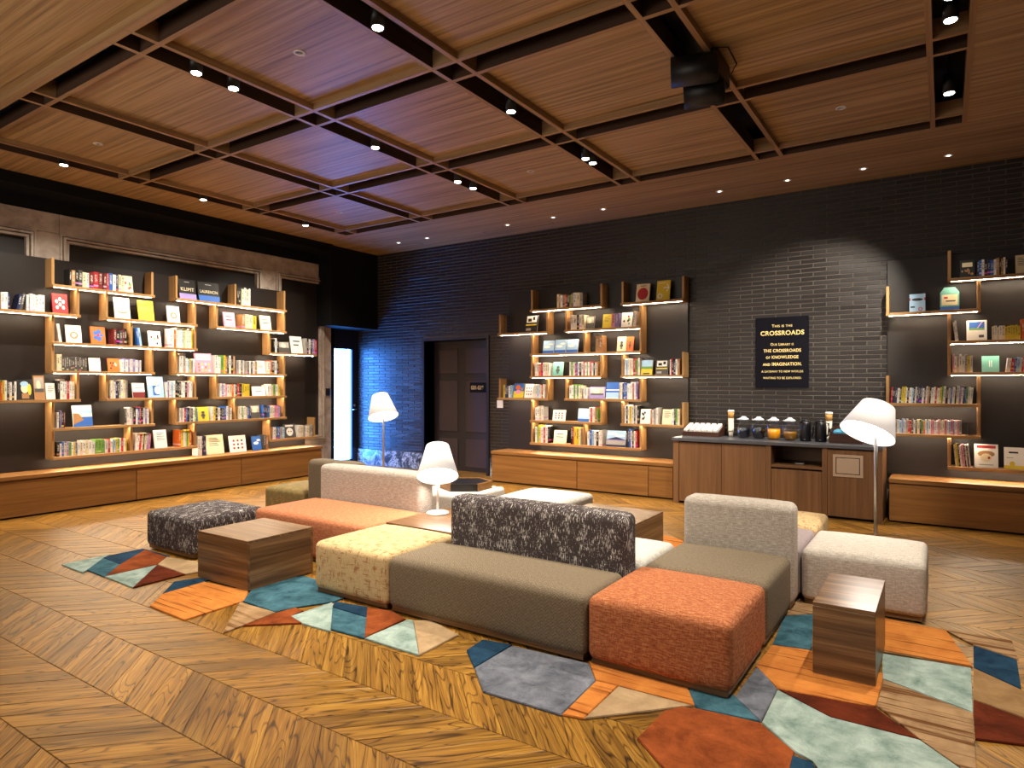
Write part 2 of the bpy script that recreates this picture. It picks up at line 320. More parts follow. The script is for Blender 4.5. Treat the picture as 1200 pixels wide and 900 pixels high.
def cover_mat(attr=False):
    g = N('book_cover_packed' if attr else 'book_cover'); oi = g.n('ShaderNodeObjectInfo')
    if attr:
        at = g.n('ShaderNodeAttribute', attribute_name='Col'); col = at.outputs['Color']; ge = g.n('ShaderNodeNewGeometry'); rnd = ge.outputs['Random Per Island']
        uvn = g.n('ShaderNodeUVMap'); co = uvn.outputs[0]
    else:
        col = oi.outputs['Color']; rnd = oi.outputs['Random']; uvn = g.n('ShaderNodeUVMap'); co = uvn.outputs[0]
    s = g.n('ShaderNodeSeparateXYZ'); g.l(co, s.inputs[0]); x, z = s.outputs[0], s.outputs[1]
    bw = g.n('ShaderNodeRGBToBW'); g.l(col, bw.inputs[0])
    ink = g.mix(g.math('GREATER_THAN', bw.outputs[0], .25), srgb('#d8cfc0'), srgb('#2a2524'))
    cv = g.n('ShaderNodeCombineXYZ'); g.l(g.math('MULTIPLY', z, 26.0), cv.inputs[1]); g.l(g.math('MULTIPLY', rnd, 91.0), cv.inputs[0]); g.l(g.math('MULTIPLY', x, 2.5), cv.inputs[2])
    z1 = g.n('ShaderNodeTexNoise', i_Scale=1.0, i_Detail=2.0); g.l(cv.outputs[0], z1.inputs['Vector'])
    letters = g.math('GREATER_THAN', z1.outputs[0], .5)
    mid = g.math('LESS_THAN', g.math('ABSOLUTE', g.math('SUBTRACT', x, .5)), .26)
    top = g.math('SUBTRACT', .97, g.math('MULTIPLY', rnd, .2)); inside = g.math('MULTIPLY', g.math('LESS_THAN', z, top), g.math('GREATER_THAN', z, g.math('ADD', .28, g.math('MULTIPLY', rnd, .2))))
    f = g.math('MULTIPLY', g.math('MULTIPLY', letters, mid), inside)
    c = g.mix(g.math('MULTIPLY', f, .8), col, ink)
    cv2 = g.n('ShaderNodeCombineXYZ'); g.l(g.math('MULTIPLY', rnd, 57.0), cv2.inputs[0])
    wn = g.n('ShaderNodeTexWhiteNoise'); g.l(cv2.outputs[0], wn.inputs['Vector'])
    band = g.math('MULTIPLY', g.math('LESS_THAN', g.math('ABSOLUTE', g.math('SUBTRACT', z, g.math('ADD', .06, g.math('MULTIPLY', rnd, .2)))), .05), g.math('GREATER_THAN', wn.outputs[0], .5))
    g.base(g.mix(g.math('MULTIPLY', band, .55), c, wn.outputs[1])); g.set(Roughness=.5); return g.m
M['cover'] = cover_mat(); M['cover_packed'] = cover_mat(True)

# ------------------------------------------------------------------ floor: chevron oak planks
BW, PITCH, S0 = .3775, .166, 1.165
floor = struct('floor')
pbox('subfloor', (-9.9, -3.2, -.10), (3.4, 9.3, -.012), M['slot_dark'], floor)
def plank_pts(sgn, g=.0018):                          # parallelogram, 45 degrees, origin at its lower-left corner of the band
    sh = sgn * BW
    return [(g, 0 + g), (PITCH - g, 0 + g), (PITCH - g + sh, BW - g), (g + sh, BW - g)]
plank_me = {}
def plank_bm(sgn, ox, oy, bm, uvl, dz=0.0):
    pts = plank_pts(sgn); e = .0022
    low = [bm.verts.new((ox + x, oy + y, -.012)) for x, y in pts]
    cx = sum(p[0] for p in pts) / 4; cy = sum(p[1] for p in pts) / 4
    rim = [bm.verts.new((ox + x, oy + y, -.0016 + dz)) for x, y in pts]
    top = [bm.verts.new((ox + cx + (x - cx) * (1 - .022), oy + cy + (y - cy) * (1 - .008), dz)) for x, y in pts]
    fs = [bm.faces.new(top)]
    for i in range(4):
        j = (i + 1) % 4; fs += [bm.faces.new((rim[i], rim[j], top[j], top[i])), bm.faces.new((low[i], low[j], rim[j], rim[i]))]
    d = (.7071 * sgn, .7071); nrm = (-.7071, .7071 * sgn)
    for f in fs:
        for l in f.loops:
            x, y = l.vert.co.x - ox, l.vert.co.y - oy; l[uvl].uv = (x * d[0] + y * d[1], x * nrm[0] + y * nrm[1])
for sgn in (1, -1):
    bm = bmesh.new(); uvl = bm.loops.layers.uv.verify(); plank_bm(sgn, 0, 0, bm, uvl); bm.normal_update()
    bmesh.ops.recalc_face_normals(bm, faces=bm.faces[:])
    me = bpy.data.meshes.new('plank'); bm.to_mesh(me); bm.free(); me.materials.append(M['oak_floor']); plank_me[sgn] = me
FURN = []                                              # plan boxes standing on the floor (hide planks beneath)
planks = []
k = -8
while S0 + k * BW < 9.2:
    y0 = S0 + k * BW; sgn = 1 if k % 2 == 0 else -1
    x = -10.2
    while x < 3.4:
        c = (x + PITCH / 2 + sgn * BW / 2, y0 + BW / 2, 0); pr = project(c)
        if -9.35 < c[0] < 2.8 and -2.8 < c[1] < 9.05:
            a = 0
            if pr and -60 < pr[0] < 1260 and 480 < pr[1] < 960: a = 1 / pr[2] ** 3
            planks.append((a, sgn, x, y0))
        x += PITCH
    k += 1
planks.sort(key=lambda p: -p[0])
for a, sgn, x, y0 in planks[:300]: new_obj('plank', plank_me[sgn], floor, (x, y0, random.uniform(-.0004, .0002)))
bm = bmesh.new(); uvl = bm.loops.layers.uv.verify()
for a, sgn, x, y0 in planks[300:]: plank_bm(sgn, x, y0, bm, uvl, random.uniform(-.0004, .0002))
bmesh.ops.recalc_face_normals(bm, faces=bm.faces[:])
me = bpy.data.meshes.new('far_planks'); bm.to_mesh(me); bm.free(); me.materials.append(M['oak_floor'])
tag(new_obj('far_planks', me, floor), kind='stuff')

# ------------------------------------------------------------------ walls
YB = 8.705                                             # face of the brick wall
DOOR = (-7.62, -6.27, 2.26)
wb = struct('wall_back', (0, YB, 0))
for lo, hi in (((-9.9, YB + .002, 0), (DOOR[0], YB + .3, 4.3)), ((DOOR[1], YB + .002, 0), (3.3, YB + .3, 4.3)), ((DOOR[0], YB + .002, DOOR[2]), (DOOR[1], YB + .3, 4.3)), ((DOOR[0], YB + .33, 0), (DOOR[1], YB + .4, DOOR[2]))):
    pbox('mortar_bed', lo, hi, M['mortar'], wb)
BL, BH = .290, .054
def brick_bm(bm, x0, x1, z0, z1, dy=0.0):
    f = YB - .004 + dy; e = .002
    b = [bm.verts.new((x, YB + .004, z)) for x, z in ((x0, z0), (x1, z0), (x1, z1), (x0, z1))]
    m = [bm.verts.new((x, f + .002, z)) for x, z in ((x0, z0), (x1, z0), (x1, z1), (x0, z1))]
    t = [bm.verts.new((x, f, z)) for x, z in ((x0 + e, z0 + e), (x1 - e, z0 + e), (x1 - e, z1 - e), (x0 + e, z1 - e))]
    bm.faces.new(t[::-1])
    for i in range(4):
        j = (i + 1) % 4; bm.faces.new((m[i], m[j], t[j], t[i])); bm.faces.new((b[i], b[j], m[j], m[i]))
HID = [(-5.79, -2.88, .3, 2.94), (-.53, 3.3, .3, 2.91), (-2.9, -.55, 0, .8), (-5.82, -2.9, 0, .45), (-.53, 3.3, 0, .45), (-2.0, -1.4, 1.48, 2.33)]
bricks = []; row = 0; z = .29
while z < 3.9 - BH * .5:
    x = -9.31 - (BL / 2 if row % 2 else 0)
    while x < 3.2:
        x0, x1 = max(x, -9.31) + .005, x + BL - .005; z0, z1 = z + .005, min(z + BH - .005, 3.9)
        if z0 < DOOR[2] + .05 and x1 > DOOR[0] - .05 and x0 < DOOR[1] + .05:
            if x0 < DOOR[0] - .09: x1 = min(x1, DOOR[0] - .052)
            elif x1 > DOOR[1] + .09: x0 = max(x0, DOOR[1] + .052)
            else: x += BL; continue
        if x1 - x0 > .02 and not any(a < x0 and x1 < b and c < z0 and z1 < d for a, b, c, d in HID):
            pr = project(((x0 + x1) / 2, YB, (z0 + z1) / 2)); ar = 0
            if pr and 0 < pr[0] < 1200 and 0 < pr[1] < 900: ar = (x1 - x0) / pr[2] ** 2
            bricks.append((ar, x0, x1, z0, z1))
        x += BL
    z += BH; row += 1
bricks.sort(key=lambda b: -b[0])
bm = bmesh.new(); brick_bm(bm, 0, BL - .010, 0, BH - .010); bmesh.ops.translate(bm, vec=(0, -YB, 0), verts=bm.verts[:]); bmesh.ops.recalc_face_normals(bm, faces=bm.faces[:])
bme = bpy.data.meshes.new('brick'); bm.to_mesh(bme); bm.free(); bme.materials.append(M['brick'])
n = 0; rest = []
for b in bricks:
    if n < 300 and abs(b[2] - b[1] - (BL - .010)) < .001 and b[0] > 0:
        new_obj('brick', bme, wb, (b[1], random.uniform(-.0015, .001), b[3])); n += 1
    else: rest.append(b)
bm = bmesh.new()
for a, x0, x1, z0, z1 in rest: brick_bm(bm, x0, x1, z0, z1, random.uniform(-.0015, .001))
tag(finish('far_bricks', bm, M['brick'], wb, (0, YB, 0)), kind='stuff')
tr = struct('trim_1', (0, YB, 0))                      # marble skirting at the foot of the brick wall
for x0, x1 in ((-9.31, -8.5), (-8.497, -7.69), (-6.2, -5.83)): pbox('marble_slab', (x0, YB - .014, 0), (x1, YB + .002, .285), M['marble'], tr)

door = struct('door_1', (-6.95, YB, 0))                # panelled door set back in the brick wall
pbox('door_frame', (DOOR[0] - .05, YB - .03, 0), (DOOR[0], YB + .33, DOOR[2] + .05), M['door_frame'], door)
pbox('door_frame', (DOOR[1], YB - .03, 0), (DOOR[1] + .05, YB + .33, DOOR[2] + .05), M['door_frame'], door)
pbox('door_frame', (DOOR[0], YB - .03, DOOR[2]), (DOOR[1], YB + .33, DOOR[2] + .05), M['door_frame'], door)
pbox('door_leaf', (DOOR[0], YB + .25, .0), (DOOR[1], YB + .30, DOOR[2]), M['door_brown'], door)
for x0, x1 in ((-7.495, -7.07), (-6.905, -6.36)):
    for z0, z1 in ((.07, .555), (.68, 1.575), (1.69, 2.125)):
        pbox('door_panel', (x0, YB + .235, z0), (x1, YB + .25, z1), M['door_panel'], door, bevel=.006)

YS = 7.877                                             # the stone wall ends here, entrance beyond
wl = struct('wall_left', (-9.1, 0, 0))
pbox('backing', (-9.4, -3.0, 0), (-9.15, YS, 3.6), M['black_panel'], wl)
def slab(y0, y1, z0, z1): pbox('stone_slab', (-9.148, y0, z0), (-9.1, y1, z1), M['stone'], wl, bevel=.003)
slab(-3.0, 3.598, 3.36, 3.6); slab(3.602, YS, 3.36, 3.6); slab(3.35, 3.605, 0, 3.358); slab(6.47, 6.725, 0, 3.358); slab(7.735, YS, 0, 3.358); slab(6.73, 7.733, 0, .52); slab(-3, 3.34, 0, .3); slab(3.61, 6.46, 0, .3)
def moulding(y0, y1, z0, z1, bottom):                  # three stepped ridges round a dark opening
    bm = bmesh.new()
    for o, w, h in ((0, .022, .022), (.034, .026, .038), (.072, .028, .014)):
        a, b, c, d = y0 + o, y1 - o, z0 + (o if bottom else 0), z1 - o
        add_box(bm, (-9.15, a, c), (-9.1 + h, a + w, d)); add_box(bm, (-9.15, b - w, c), (-9.1 + h, b, d)); add_box(bm, (-9.15, a + w, d - w), (-9.1 + h, b - w, d))
        if bottom: add_box(bm, (-9.15, a + w, c), (-9.1 + h, b - w, c + w))
    finish('moulding', bm, M['stone'], wl, O(wl))
moulding(-1.5, 3.35, .3, 3.36, False); moulding(3.605, 6.47, .3, 3.36, False); moulding(6.725, 7.735, .52, 3.358, True)
bh = struct('trim_2', (-9, 4, 3.5))                    # black bulkhead over the stone wall and the entrance
pbox('bulkhead', (-9.6, -3.0, 3.602), (-9.1, 7.6, 3.9), M['black_paint'], bh)
pbox('bulkhead', (-9.6, 7.6, 2.52), (-8.78, YB - .001, 3.9), M['black_paint'], bh)
pbox('bulkhead', (-9.1, -3.0, 3.77), (-8.72, 7.6, 3.9), M['black_paint'], bh)
en = struct('door_2', (-9.3, 8.3, 0))                  # entrance door with a tall daylit pane
pbox('door_frame', (-9.42, YS, 0), (-9.26, 8.09, 2.52), M['black_paint'], en)
pbox('door_frame', (-9.42, 8.55, 0), (-9.30, YB, 2.52), M['door_frame'], en)
pbox('door_frame', (-9.42, 8.09, 2.16), (-9.30, 8.55, 2.52), M['door_frame'], en)
pbox('door_frame', (-9.42, 8.09, 0), (-9.30, 8.55, .10), M['door_frame'], en)
pbox('glass_pane', (-9.37, 8.09, .10), (-9.35, 8.55, 2.16), M['day_glass'], en)
bm = bmesh.new(); add_tube(bm, [(-9.30, 8.61, 1.03), (-9.25, 8.61, 1.03), (-9.25, 8.53, 1.03)], .009); add_lathe(bm, [(.022, 0), (.022, .012)], 16, mat=Matrix.Rotation(PI / 2, 4, 'Y'), centre=(-9.302, 8.61, 1.11))
finish('door_handle', bm, M['steel'], en, O(en))
wr = struct('wall_right'); pbox('wall_face', (3.2, -3.2, 0), (3.4, 9.0, 4.3), M['black_panel'], wr)
wf = struct('wall_front'); pbox('wall_face', (-9.9, -3.2, 0), (3.4, -3.0, 4.3), M['black_panel'], wf)

# ------------------------------------------------------------------ ceiling: wood coffers with dark lighting slots
ce = struct('ceiling', (0, 0, 3.9))
pbox('void', (-9.9, -3.2, 4.3), (3.4, 9.1, 4.4), M['slot_dark'], ce)
AX = [(-8.03, -7.79), (-6.455, -6.215), (-4.862, -4.61), (-3.25, -3.01), (-1.66, -1.42), (-.086, .157)]
BY = [(2.245, 2.45), (3.795, 4.035), (5.405, 5.665), (7.02, 7.265)]
HW = .02
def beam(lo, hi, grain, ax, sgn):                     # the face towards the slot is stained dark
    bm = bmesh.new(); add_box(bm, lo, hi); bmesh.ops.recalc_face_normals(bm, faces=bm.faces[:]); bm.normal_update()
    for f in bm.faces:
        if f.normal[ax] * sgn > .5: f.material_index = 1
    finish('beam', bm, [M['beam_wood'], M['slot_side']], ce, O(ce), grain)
for a, b in AX:
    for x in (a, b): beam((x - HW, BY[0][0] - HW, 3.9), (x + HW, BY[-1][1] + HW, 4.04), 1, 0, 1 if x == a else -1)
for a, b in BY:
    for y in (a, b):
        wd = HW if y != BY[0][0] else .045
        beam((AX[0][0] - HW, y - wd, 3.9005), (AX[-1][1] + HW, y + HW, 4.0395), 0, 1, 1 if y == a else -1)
for i in range(5):
    for j in range(3):
        pbox('coffer_panel', (AX[i][1] + HW, BY[j][1] + HW, 3.955), (AX[i + 1][0] - HW, BY[j + 1][0] - HW, 3.98), M['oak_ceiling'], ce, grain=0)
XR, XL = AX[-1][1] + HW, AX[0][0] - HW; YN, YF = BY[0][0] - .045, BY[-1][1] + HW
for lo, hi in (((XL - .001, YF, 3.9005), (3.2, YB, 3.94)), ((XR, YN, 3.904), (3.2, YF, 3.94)), ((-8.95, -3, 3.9005), (XL, YB, 3.94)), ((XL, -3, 3.955), (3.2, YN, 3.99))):
    pbox('ceiling_panel', lo, hi, M['oak_ceiling'], ce, grain=0)
def hatch(x0, x1, y0, y1):
    bm = bmesh.new(); w = .006
    for lo, hi in (((x0, y0), (x1, y0 + w)), ((x0, y1 - w), (x1, y1)), ((x0, y0), (x0 + w, y1)), ((x1 - w, y0), (x1, y1))): add_box(bm, (lo[0], lo[1], 3.8995), (hi[0], hi[1], 3.901))
    finish('access_hatch_joint', bm, M['slot_dark'], ce, O(ce))
hatch(-6.05, -4.83, 8.28, 8.42); hatch(-8.6, -7.4, 8.28, 8.42)

# ceiling spotlights in the slots
spot_me = {}
bm = bmesh.new(); add_lathe(bm, [(.042, 3.955), (.046, 3.95), (.046, 4.10), (.040, 4.105)], 20); add_tube(bm, [(0, 0, 4.10), (0, 0, 4.384)], .012)
ob = finish('body', bm, M['black_metal']); spot_me['body'] = ob.data; bpy.data.objects.remove(ob)
bm = bmesh.new(); add_lathe(bm, [(.036, 3.949), (.036, 3.954)], 20); ob = finish('lens', bm, M['lens']); spot_me['lens'] = ob.data; bpy.data.objects.remove(ob)
where = ['nearest the top edge, third slot from left', 'front one of the pair in the second lighted slot', 'rear one of the pair in the second lighted slot', 'front one along the left wall', 'middle one along the left wall', 'farthest one along the left wall',
 'alone in the middle of the second lighted slot', 'alone in the middle of the third lighted slot', 'front one of the close pair, third lighted slot', 'rear one of the close pair, third lighted slot', 'front one of the far pair, second lighted slot', 'rear one of the far pair, second lighted slot',
 'second from the top in the rightmost slot', 'cut by the top edge in the rightmost slot', 'rearmost in the rightmost slot']
for (x, y, tx, ty, tz, e, an), w in zip(SPOTS, where):
    y *= .973
    t = thing('ceiling_spotlight', 'black ceiling spotlight with lit lens, ' + w, 'spotlight', (x, y, -.085), 'spotlights in the ceiling slots')
    new_obj('body', spot_me['body'], t); new_obj('lens', spot_me['lens'], t)
    spot((x, y, 3.85), (tx, ty, tz), e, an, 1.0 if an > 110 else .6, rad=.035)
for x, y, tx, ty, tz, e, an in SPOTS_OUT: spot((x, y, 3.88), (tx, ty, tz), e, an)
# small flush downlights
bm = bmesh.new(); add_lathe(bm, [(.042, 0), (.046, -.004), (.030, -.006), (.028, .0)], 20); ob = finish('ring', bm, M['white_metal']); ring_me = ob.data; bpy.data.objects.remove(ob)
bm = bmesh.new(); add_lathe(bm, [(.020, -.007), (.020, -.003)], 16); ob = finish('lens', bm, M['tiny_lens']); tl_me = ob.data; bpy.data.objects.remove(ob)
DL = [(-7.68, 8.1, 3.9), (-7.05, 8.1, 3.9), (-5.46, 8.1, 3.9), (-4.67, 8.1, 3.9), (-3.88, 8.1, 3.9), (-2.32, 8.15, 3.9), (-1.53, 8.15, 3.9), (-.745, 8.18, 3.9), (.04, 8.2, 3.9)]
DW = ['first from left', 'second from left', 'third from left', 'fourth from left', 'fifth from left', 'sixth from left', 'seventh from left', 'eighth from left', 'last at right']
for p, w in zip(DL, DW):
    t = thing('flush_downlight', 'small round white downlight in the ceiling edge along the brick wall, ' + w, 'downlight', p, 'downlights along the brick wall')
    new_obj('ring', ring_me, t); new_obj('lens', tl_me, t)
    spot((p[0], p[1], p[2] - .02), (p[0], p[1] + .05, 0), 85 if -2.4 < p[0] < -.7 else 30, 56, 1.0)
for p, w in (((-3.97, 3.14, 3.955), 'in the large coffer at top centre'), ((-7.18, 3.19, 3.955), 'in the front coffer at far left'), ((-7.17, 6.36, 3.955), 'in the farthest left coffer'), ((-3.96, 6.35, 3.955), 'in the far coffer above the middle bookcase'), ((-.76, 6.42, 3.955), 'in the coffer at right near the wall')):
    t = thing('sprinkler_disc', 'small white ceiling disc ' + w, 'sprinkler', p, 'white discs in the coffers'); new_obj('ring', ring_me, t); pbox('sensor', (p[0] - .012, p[1] - .012, p[2] - .012), (p[0] + .012, p[1] + .012, p[2]), M['steel'], t, bevel=.004)

# big black twin-barrel projector light hanging in the fourth slot
tw = thing('twin_barrel_light', 'large black twin-barrel spotlight hanging from the ceiling slot, unlit', 'spotlight', (-1.54, 4.75, 4.1))
def barrel(c, d, ln, r, name):
    mt = Vector(d).normalized().to_track_quat('Z', 'Y').to_matrix().to_4x4(); bm = bmesh.new()
    add_lathe(bm, [(r * .86, 0), (r, .015), (r, ln), (r * .88, ln), (r * .84, ln - .04)], 28, mat=mt, centre=c); finish(name, bm, M['black_metal'], tw, O(tw))
barrel((-1.36, 4.74, 3.80), (-.95, -.30, -.02), .33, .105, 'barrel'); barrel((-1.38, 4.98, 3.735), (-.95, -.30, -.05), .30, .105, 'barrel')
pbox('yoke', (-1.44, 4.70, 3.76), (-1.36, 5.06, 3.93), M['black_metal'], tw, bevel=.01); pbox('mounting_plate', (-1.63, 4.3, 4.06), (-1.45, 5.2, 4.1), M['black_metal'], tw)
bm = bmesh.new(); add_tube(bm, [(-1.5, 4.62, 4.08), (-1.42, 4.68, 3.92), (-1.3, 4.78, 3.94), (-1.27, 4.9, 3.86), (-1.34, 4.96, 3.80)], .006); add_tube(bm, [(-1.45, 4.85, 4.08), (-1.40, 4.88, 3.85)], .016); finish('cable', bm, M['black_plastic'], tw, O(tw))

# ------------------------------------------------------------------ bookcases
LZ = lambda r: .615 + .345 * r
MZ = lambda r: .602 + .3375 * r
TH = .0165
class Case:
    """A wall bookcase: back panel, staggered shelf boards, uprights, LED strips under the boards."""
    def __init__(s, label, side, loc, col, rowz):
        s.side, s.col, s.rz = side, col, rowz; s.t = thing('bookcase', label, 'bookcase', loc)
    def b(s, name, a0, a1, d0, d1, z0, z1, mat, parent=None, grain='a', bevel=.0015):
        """a: along the wall, d: depth out of the wall face"""
        if s.side == 'L': lo, hi = (-9.1 + d0, a0, z0), (-9.1 + d1, a1, z1); g = 1
        else: lo, hi = (a0, YB - d1, z0), (a1, YB - d0, z1); g = 0
        return pbox(name, lo, hi, mat, s.t, grain=(2 if grain == 'z' else g), bevel=bevel)
    def shelf(s, r, k0, k1):
        z = s.rz(r); a0, a1 = s.col(k0), s.col(k1)
        sh = s.b('shelf', a0, a1, .045, .265, z - TH, z + TH, M['shelf_oak'])
        if s.side == 'L': lo, hi = (-8.895, a0 + .03, z - TH - .0008), (-8.88, a1 - .03, z - TH + .001)
        else: lo, hi = (a0 + .03, 8.475, z - TH - .0008), (a1 - .03, 8.49, z - TH + .001)
        box('light_strip', lo, hi, M['led'], sh, O(s.t))
    def up(s, k, r, kind='L'):
        z0, z1 = s.rz(r) + TH, s.rz(r + 1) - TH; a = s.col(k); a0 = a if kind == 'L' else a - .03
        s.b('upright', a0, a0 + .03, .045, .225, z0, z1, M['shelf_oak'], grain='z')
CL = Case('tall staggered oak bookcase on the black panel of the left stone wall', 'L', (-9.1, 5.2, .5), lambda k: 3.43 + .3008 * k, LZ)
CL.b('back_panel', .5, 7.27, .001, .045, .48, 3.03, M['black_panel'], bevel=0)
for a in ((6, 0, 4), (5, -3, 1), (5, 2, 6), (6, 5, 11), (5, 7, 11), (4, 0, 6), (4, 10, 13), (3, 0, 4), (3, 5, 11), (2, -3, 1), (2, 2, 6), (2, 7, 11), (1, 0, 4), (1, 5, 11), (0, 0, 6), (0, 10, 13)): CL.shelf(*a)
for a in ((0, 6), (4, 6, 'R'), (1, 5, 'R'), (2, 5), (3, 4), (0, 4), (5, 6), (8, 6), (11, 6, 'R'), (6, 5, 'R'), (7, 5), (11, 5, 'R'), (6, 4, 'R'), (10, 4), (5, 3), (11, 3, 'R'), (0, 3), (4, 3, 'R'), (1, 2, 'R'), (2, 2), (5, 1), (6, 2, 'R'), (7, 2), (11, 2, 'R'), (0, 1), (4, 1, 'R'), (8, 1), (11, 1, 'R'), (0, 0), (3, 0), (6, 0, 'R'), (10, 0), (13, 0, 'R'), (-3, 2), (-3, 5)): CL.up(*a)
CM = Case('staggered oak bookcase on the brick wall between the brown door and the drinks counter', 'B', (-4.35, YB, .5), lambda k: -5.88 + .3 * k, MZ)
CM.b('back_panel', -5.81, -2.888, .012, .045, .478, 2.96, M['black_panel'], bevel=0)
for a in ((6, 2, 6), (6, 7, 10), (5, 0, 3), (5, 4, 8), (4, 2, 8), (3, 2, 6), (3, 7, 10), (2, 0, 3), (2, 4, 8), (1, 2, 6), (1, 7, 10), (0, 2, 8)): CM.shelf(*a)
for a in ((2, 6), (6, 6, 'R'), (7, 6), (10, 6, 'R'), (0, 5), (3, 5, 'R'), (4, 5), (8, 5, 'R'), (2, 4), (5, 4), (8, 4, 'R'), (2, 3), (6, 3, 'R'), (7, 3), (10, 3, 'R'), (0, 2), (3, 2, 'R'), (4, 2), (8, 2, 'R'), (2, 1), (6, 1, 'R'), (7, 1), (10, 1, 'R'), (2, 0), (5, 0), (8, 0, 'R')): CM.up(*a)
CR = Case('staggered oak bookcase on the brick wall at the right edge behind the floor lamp', 'B', (.2, YB, .5), lambda k: -.546 + .29 * k, MZ)
CR.b('back_panel', -.543, 1.6, .012, .045, .478, 2.93, M['black_panel'], bevel=0)
for a in ((6, 2, 5), (5, 0, 3), (4, 2, 5), (3, 2, 5), (2, 0, 3), (1, 0, 3), (0, 2, 5)): CR.shelf(*a)
for a in ((2, 6), (0, 5), (3, 5, 'R'), (2, 4), (2, 3), (0, 2), (3, 2, 'R'), (0, 1), (3, 1, 'R'), (2, 0), (5, 6, 'R'), (5, 4, 'R'), (5, 3, 'R'), (5, 0, 'R')): CR.up(*a)

# ------------------------------------------------------------------ low cabinets under the bookcases
def cab(label, lo, hi, side, group):                   # lo/hi: plan box of one unit
    t = thing('low_cabinet', label, 'cabinet', ((lo[0] + hi[0]) / 2, (lo[1] + hi[1]) / 2, 0), group)
    if side == 'L':
        pbox('carcass', (lo[0], lo[1], .02), (hi[0] - .022, hi[1], .43), M['cabinet_oak'], t, grain=1)
        pbox('door', (hi[0] - .02, lo[1] + .003, .02), (hi[0], hi[1] - .003, .415), M['cabinet_oak'], t, grain=1, bevel=.0015)
        pbox('plinth', (lo[0], lo[1], 0), (hi[0] - .04, hi[1], .02), M['slot_dark'], t)
    else:
        pbox('carcass', (lo[0], lo[1] + .022, .02), (hi[0], hi[1], .43), M['cabinet_oak'], t, grain=0)
        pbox('door', (lo[0] + .003, lo[1], .02), (hi[0] - .003, lo[1] + .02, .415), M['cabinet_oak'], t, grain=0, bevel=.0015)
        pbox('plinth', (lo[0], lo[1] + .04, 0), (hi[0], hi[1], .02), M['slot_dark'], t)
    return t
G = 'low oak cabinets under the left bookcase'
cab('low oak cabinet unit under the left bookcase, nearest the left edge', (-9.055, 2.2, 0), (-8.65, 4.298, 0), 'L', G)
cab('low oak cabinet unit under the left bookcase, middle unit', (-9.055, 4.302, 0), (-8.65, 5.798, 0), 'L', G)
cab('low oak cabinet unit under the left bookcase, farthest unit by the entrance', (-9.055, 5.802, 0), (-8.65, 7.29, 0), 'L', G)
tag(box('cabinet_top', (-9.054, 2.2, .431), (-8.64, 7.30, .476), M['cabinet_oak'], None, (0, 0, 0), 1, .002), 'long oak top over the low cabinets of the left wall', 'cabinet top')
G = 'low oak cabinets under the middle bookcase'
cab('low oak cabinet unit under the middle bookcase, nearest the brown door', (-5.82, 8.2, 0), (-4.342, 8.69, 0), 'B', G)
cab('low oak cabinet unit under the middle bookcase, middle unit', (-4.338, 8.2, 0), (-3.272, 8.69, 0), 'B', G)
cab('low oak cabinet unit under the middle bookcase, narrow unit against the drinks counter', (-3.268, 8.2, 0), (-2.935, 8.69, 0), 'B', G)
tag(box('cabinet_top', (-5.83, 8.19, .431), (-2.93, 8.658, .476), M['cabinet_oak'], None, (0, 0, 0), 0, .002), 'oak top over the low cabinets under the middle bookcase', 'cabinet top')
cab('low dark oak cabinet under the right bookcase beside the counter', (-.50, 8.2, 0), (1.4, 8.69, 0), 'B', None)
tag(box('cabinet_top', (-.50, 8.19, .431), (1.4, 8.658, .476), M['cabinet_oak'], None, (0, 0, 0), 0, .002), 'oak top over the low cabinet under the right bookcase', 'cabinet top')

# ------------------------------------------------------------------ drinks counter
CF = 8.04
ct = thing('drinks_counter', 'brown oak drinks counter with open niche against the brick wall', 'counter', (-1.72, 8.35, 0))
D = M['counter_oak']
for x0, x1 in ((-2.875, -2.80), (-1.75, -1.69), (-1.145, -1.09), (-.60, -.55)): pbox('side_panel', (x0, CF, 0), (x1, 8.68, .787), D, ct, grain=2, bevel=.002)
for x0, x1 in ((-2.797, -2.268), (-2.264, -1.753)): pbox('door', (x0, CF + .006, .03), (x1, CF + .026, .775), D, ct, grain=2, bevel=.0015)
pbox('door', (-1.687, CF + .006, .03), (-1.148, CF + .026, .515), D, ct, grain=2, bevel=.0015); pbox('door', (-1.087, CF + .006, .03), (-.603, CF + .026, .775), D, ct, grain=2, bevel=.0015)
pbox('niche_shelf', (-1.689, CF + .002, .535), (-1.146, 8.66, .565), D, ct, grain=0, bevel=.002); pbox('back_board', (-2.80, 8.661, .03), (-.60, 8.679, .787), D, ct, grain=0)
pbox('plinth', (-2.80, CF + .05, 0), (-.60, CF + .07, .03), M['slot_dark'], ct)
fl = pbox('waste_flap_frame', (-1.035, CF - .004, .475), (-.735, CF + .006, .722), M['hatch_beige'], ct, bevel=.003); box('waste_flap', (-.998, CF - .009, .515), (-.772, CF - .004, .685), M['hatch_beige'], fl, O(ct), None, .002); box('flap_gap', (-1.005, CF - .0045, .508), (-.765, CF - .0035, .692), M['slot_dark'], fl, O(ct))
tag(box('worktop', (-2.885, CF - .02, .788), (-.548, 8.69, .83), M['counter_top'], None, (0, 0, 0), None, .003), 'dark grey stone worktop on the drinks counter', 'worktop')
ZT = .8305
t = thing('sachet_tray', 'slanted dark wood tray of white sachets on the left counter end', 'tray', (-2.62, 8.5, ZT))
bm = bmesh.new(); v = [(8.36, 0), (8.65, 0), (8.65, .145), (8.36, .055)]
for x0, x1 in ((-2.87, -2.855), (-2.405, -2.39)):
    a = [bm.verts.new((x0, y, ZT + z)) for y, z in v]; b = [bm.verts.new((x1, y, ZT + z)) for y, z in v]
    bm.faces.new(a); bm.faces.new(b[::-1])
    for i in range(4): bm.faces.new((a[i], a[(i + 1) % 4], b[(i + 1) % 4], b[i]))
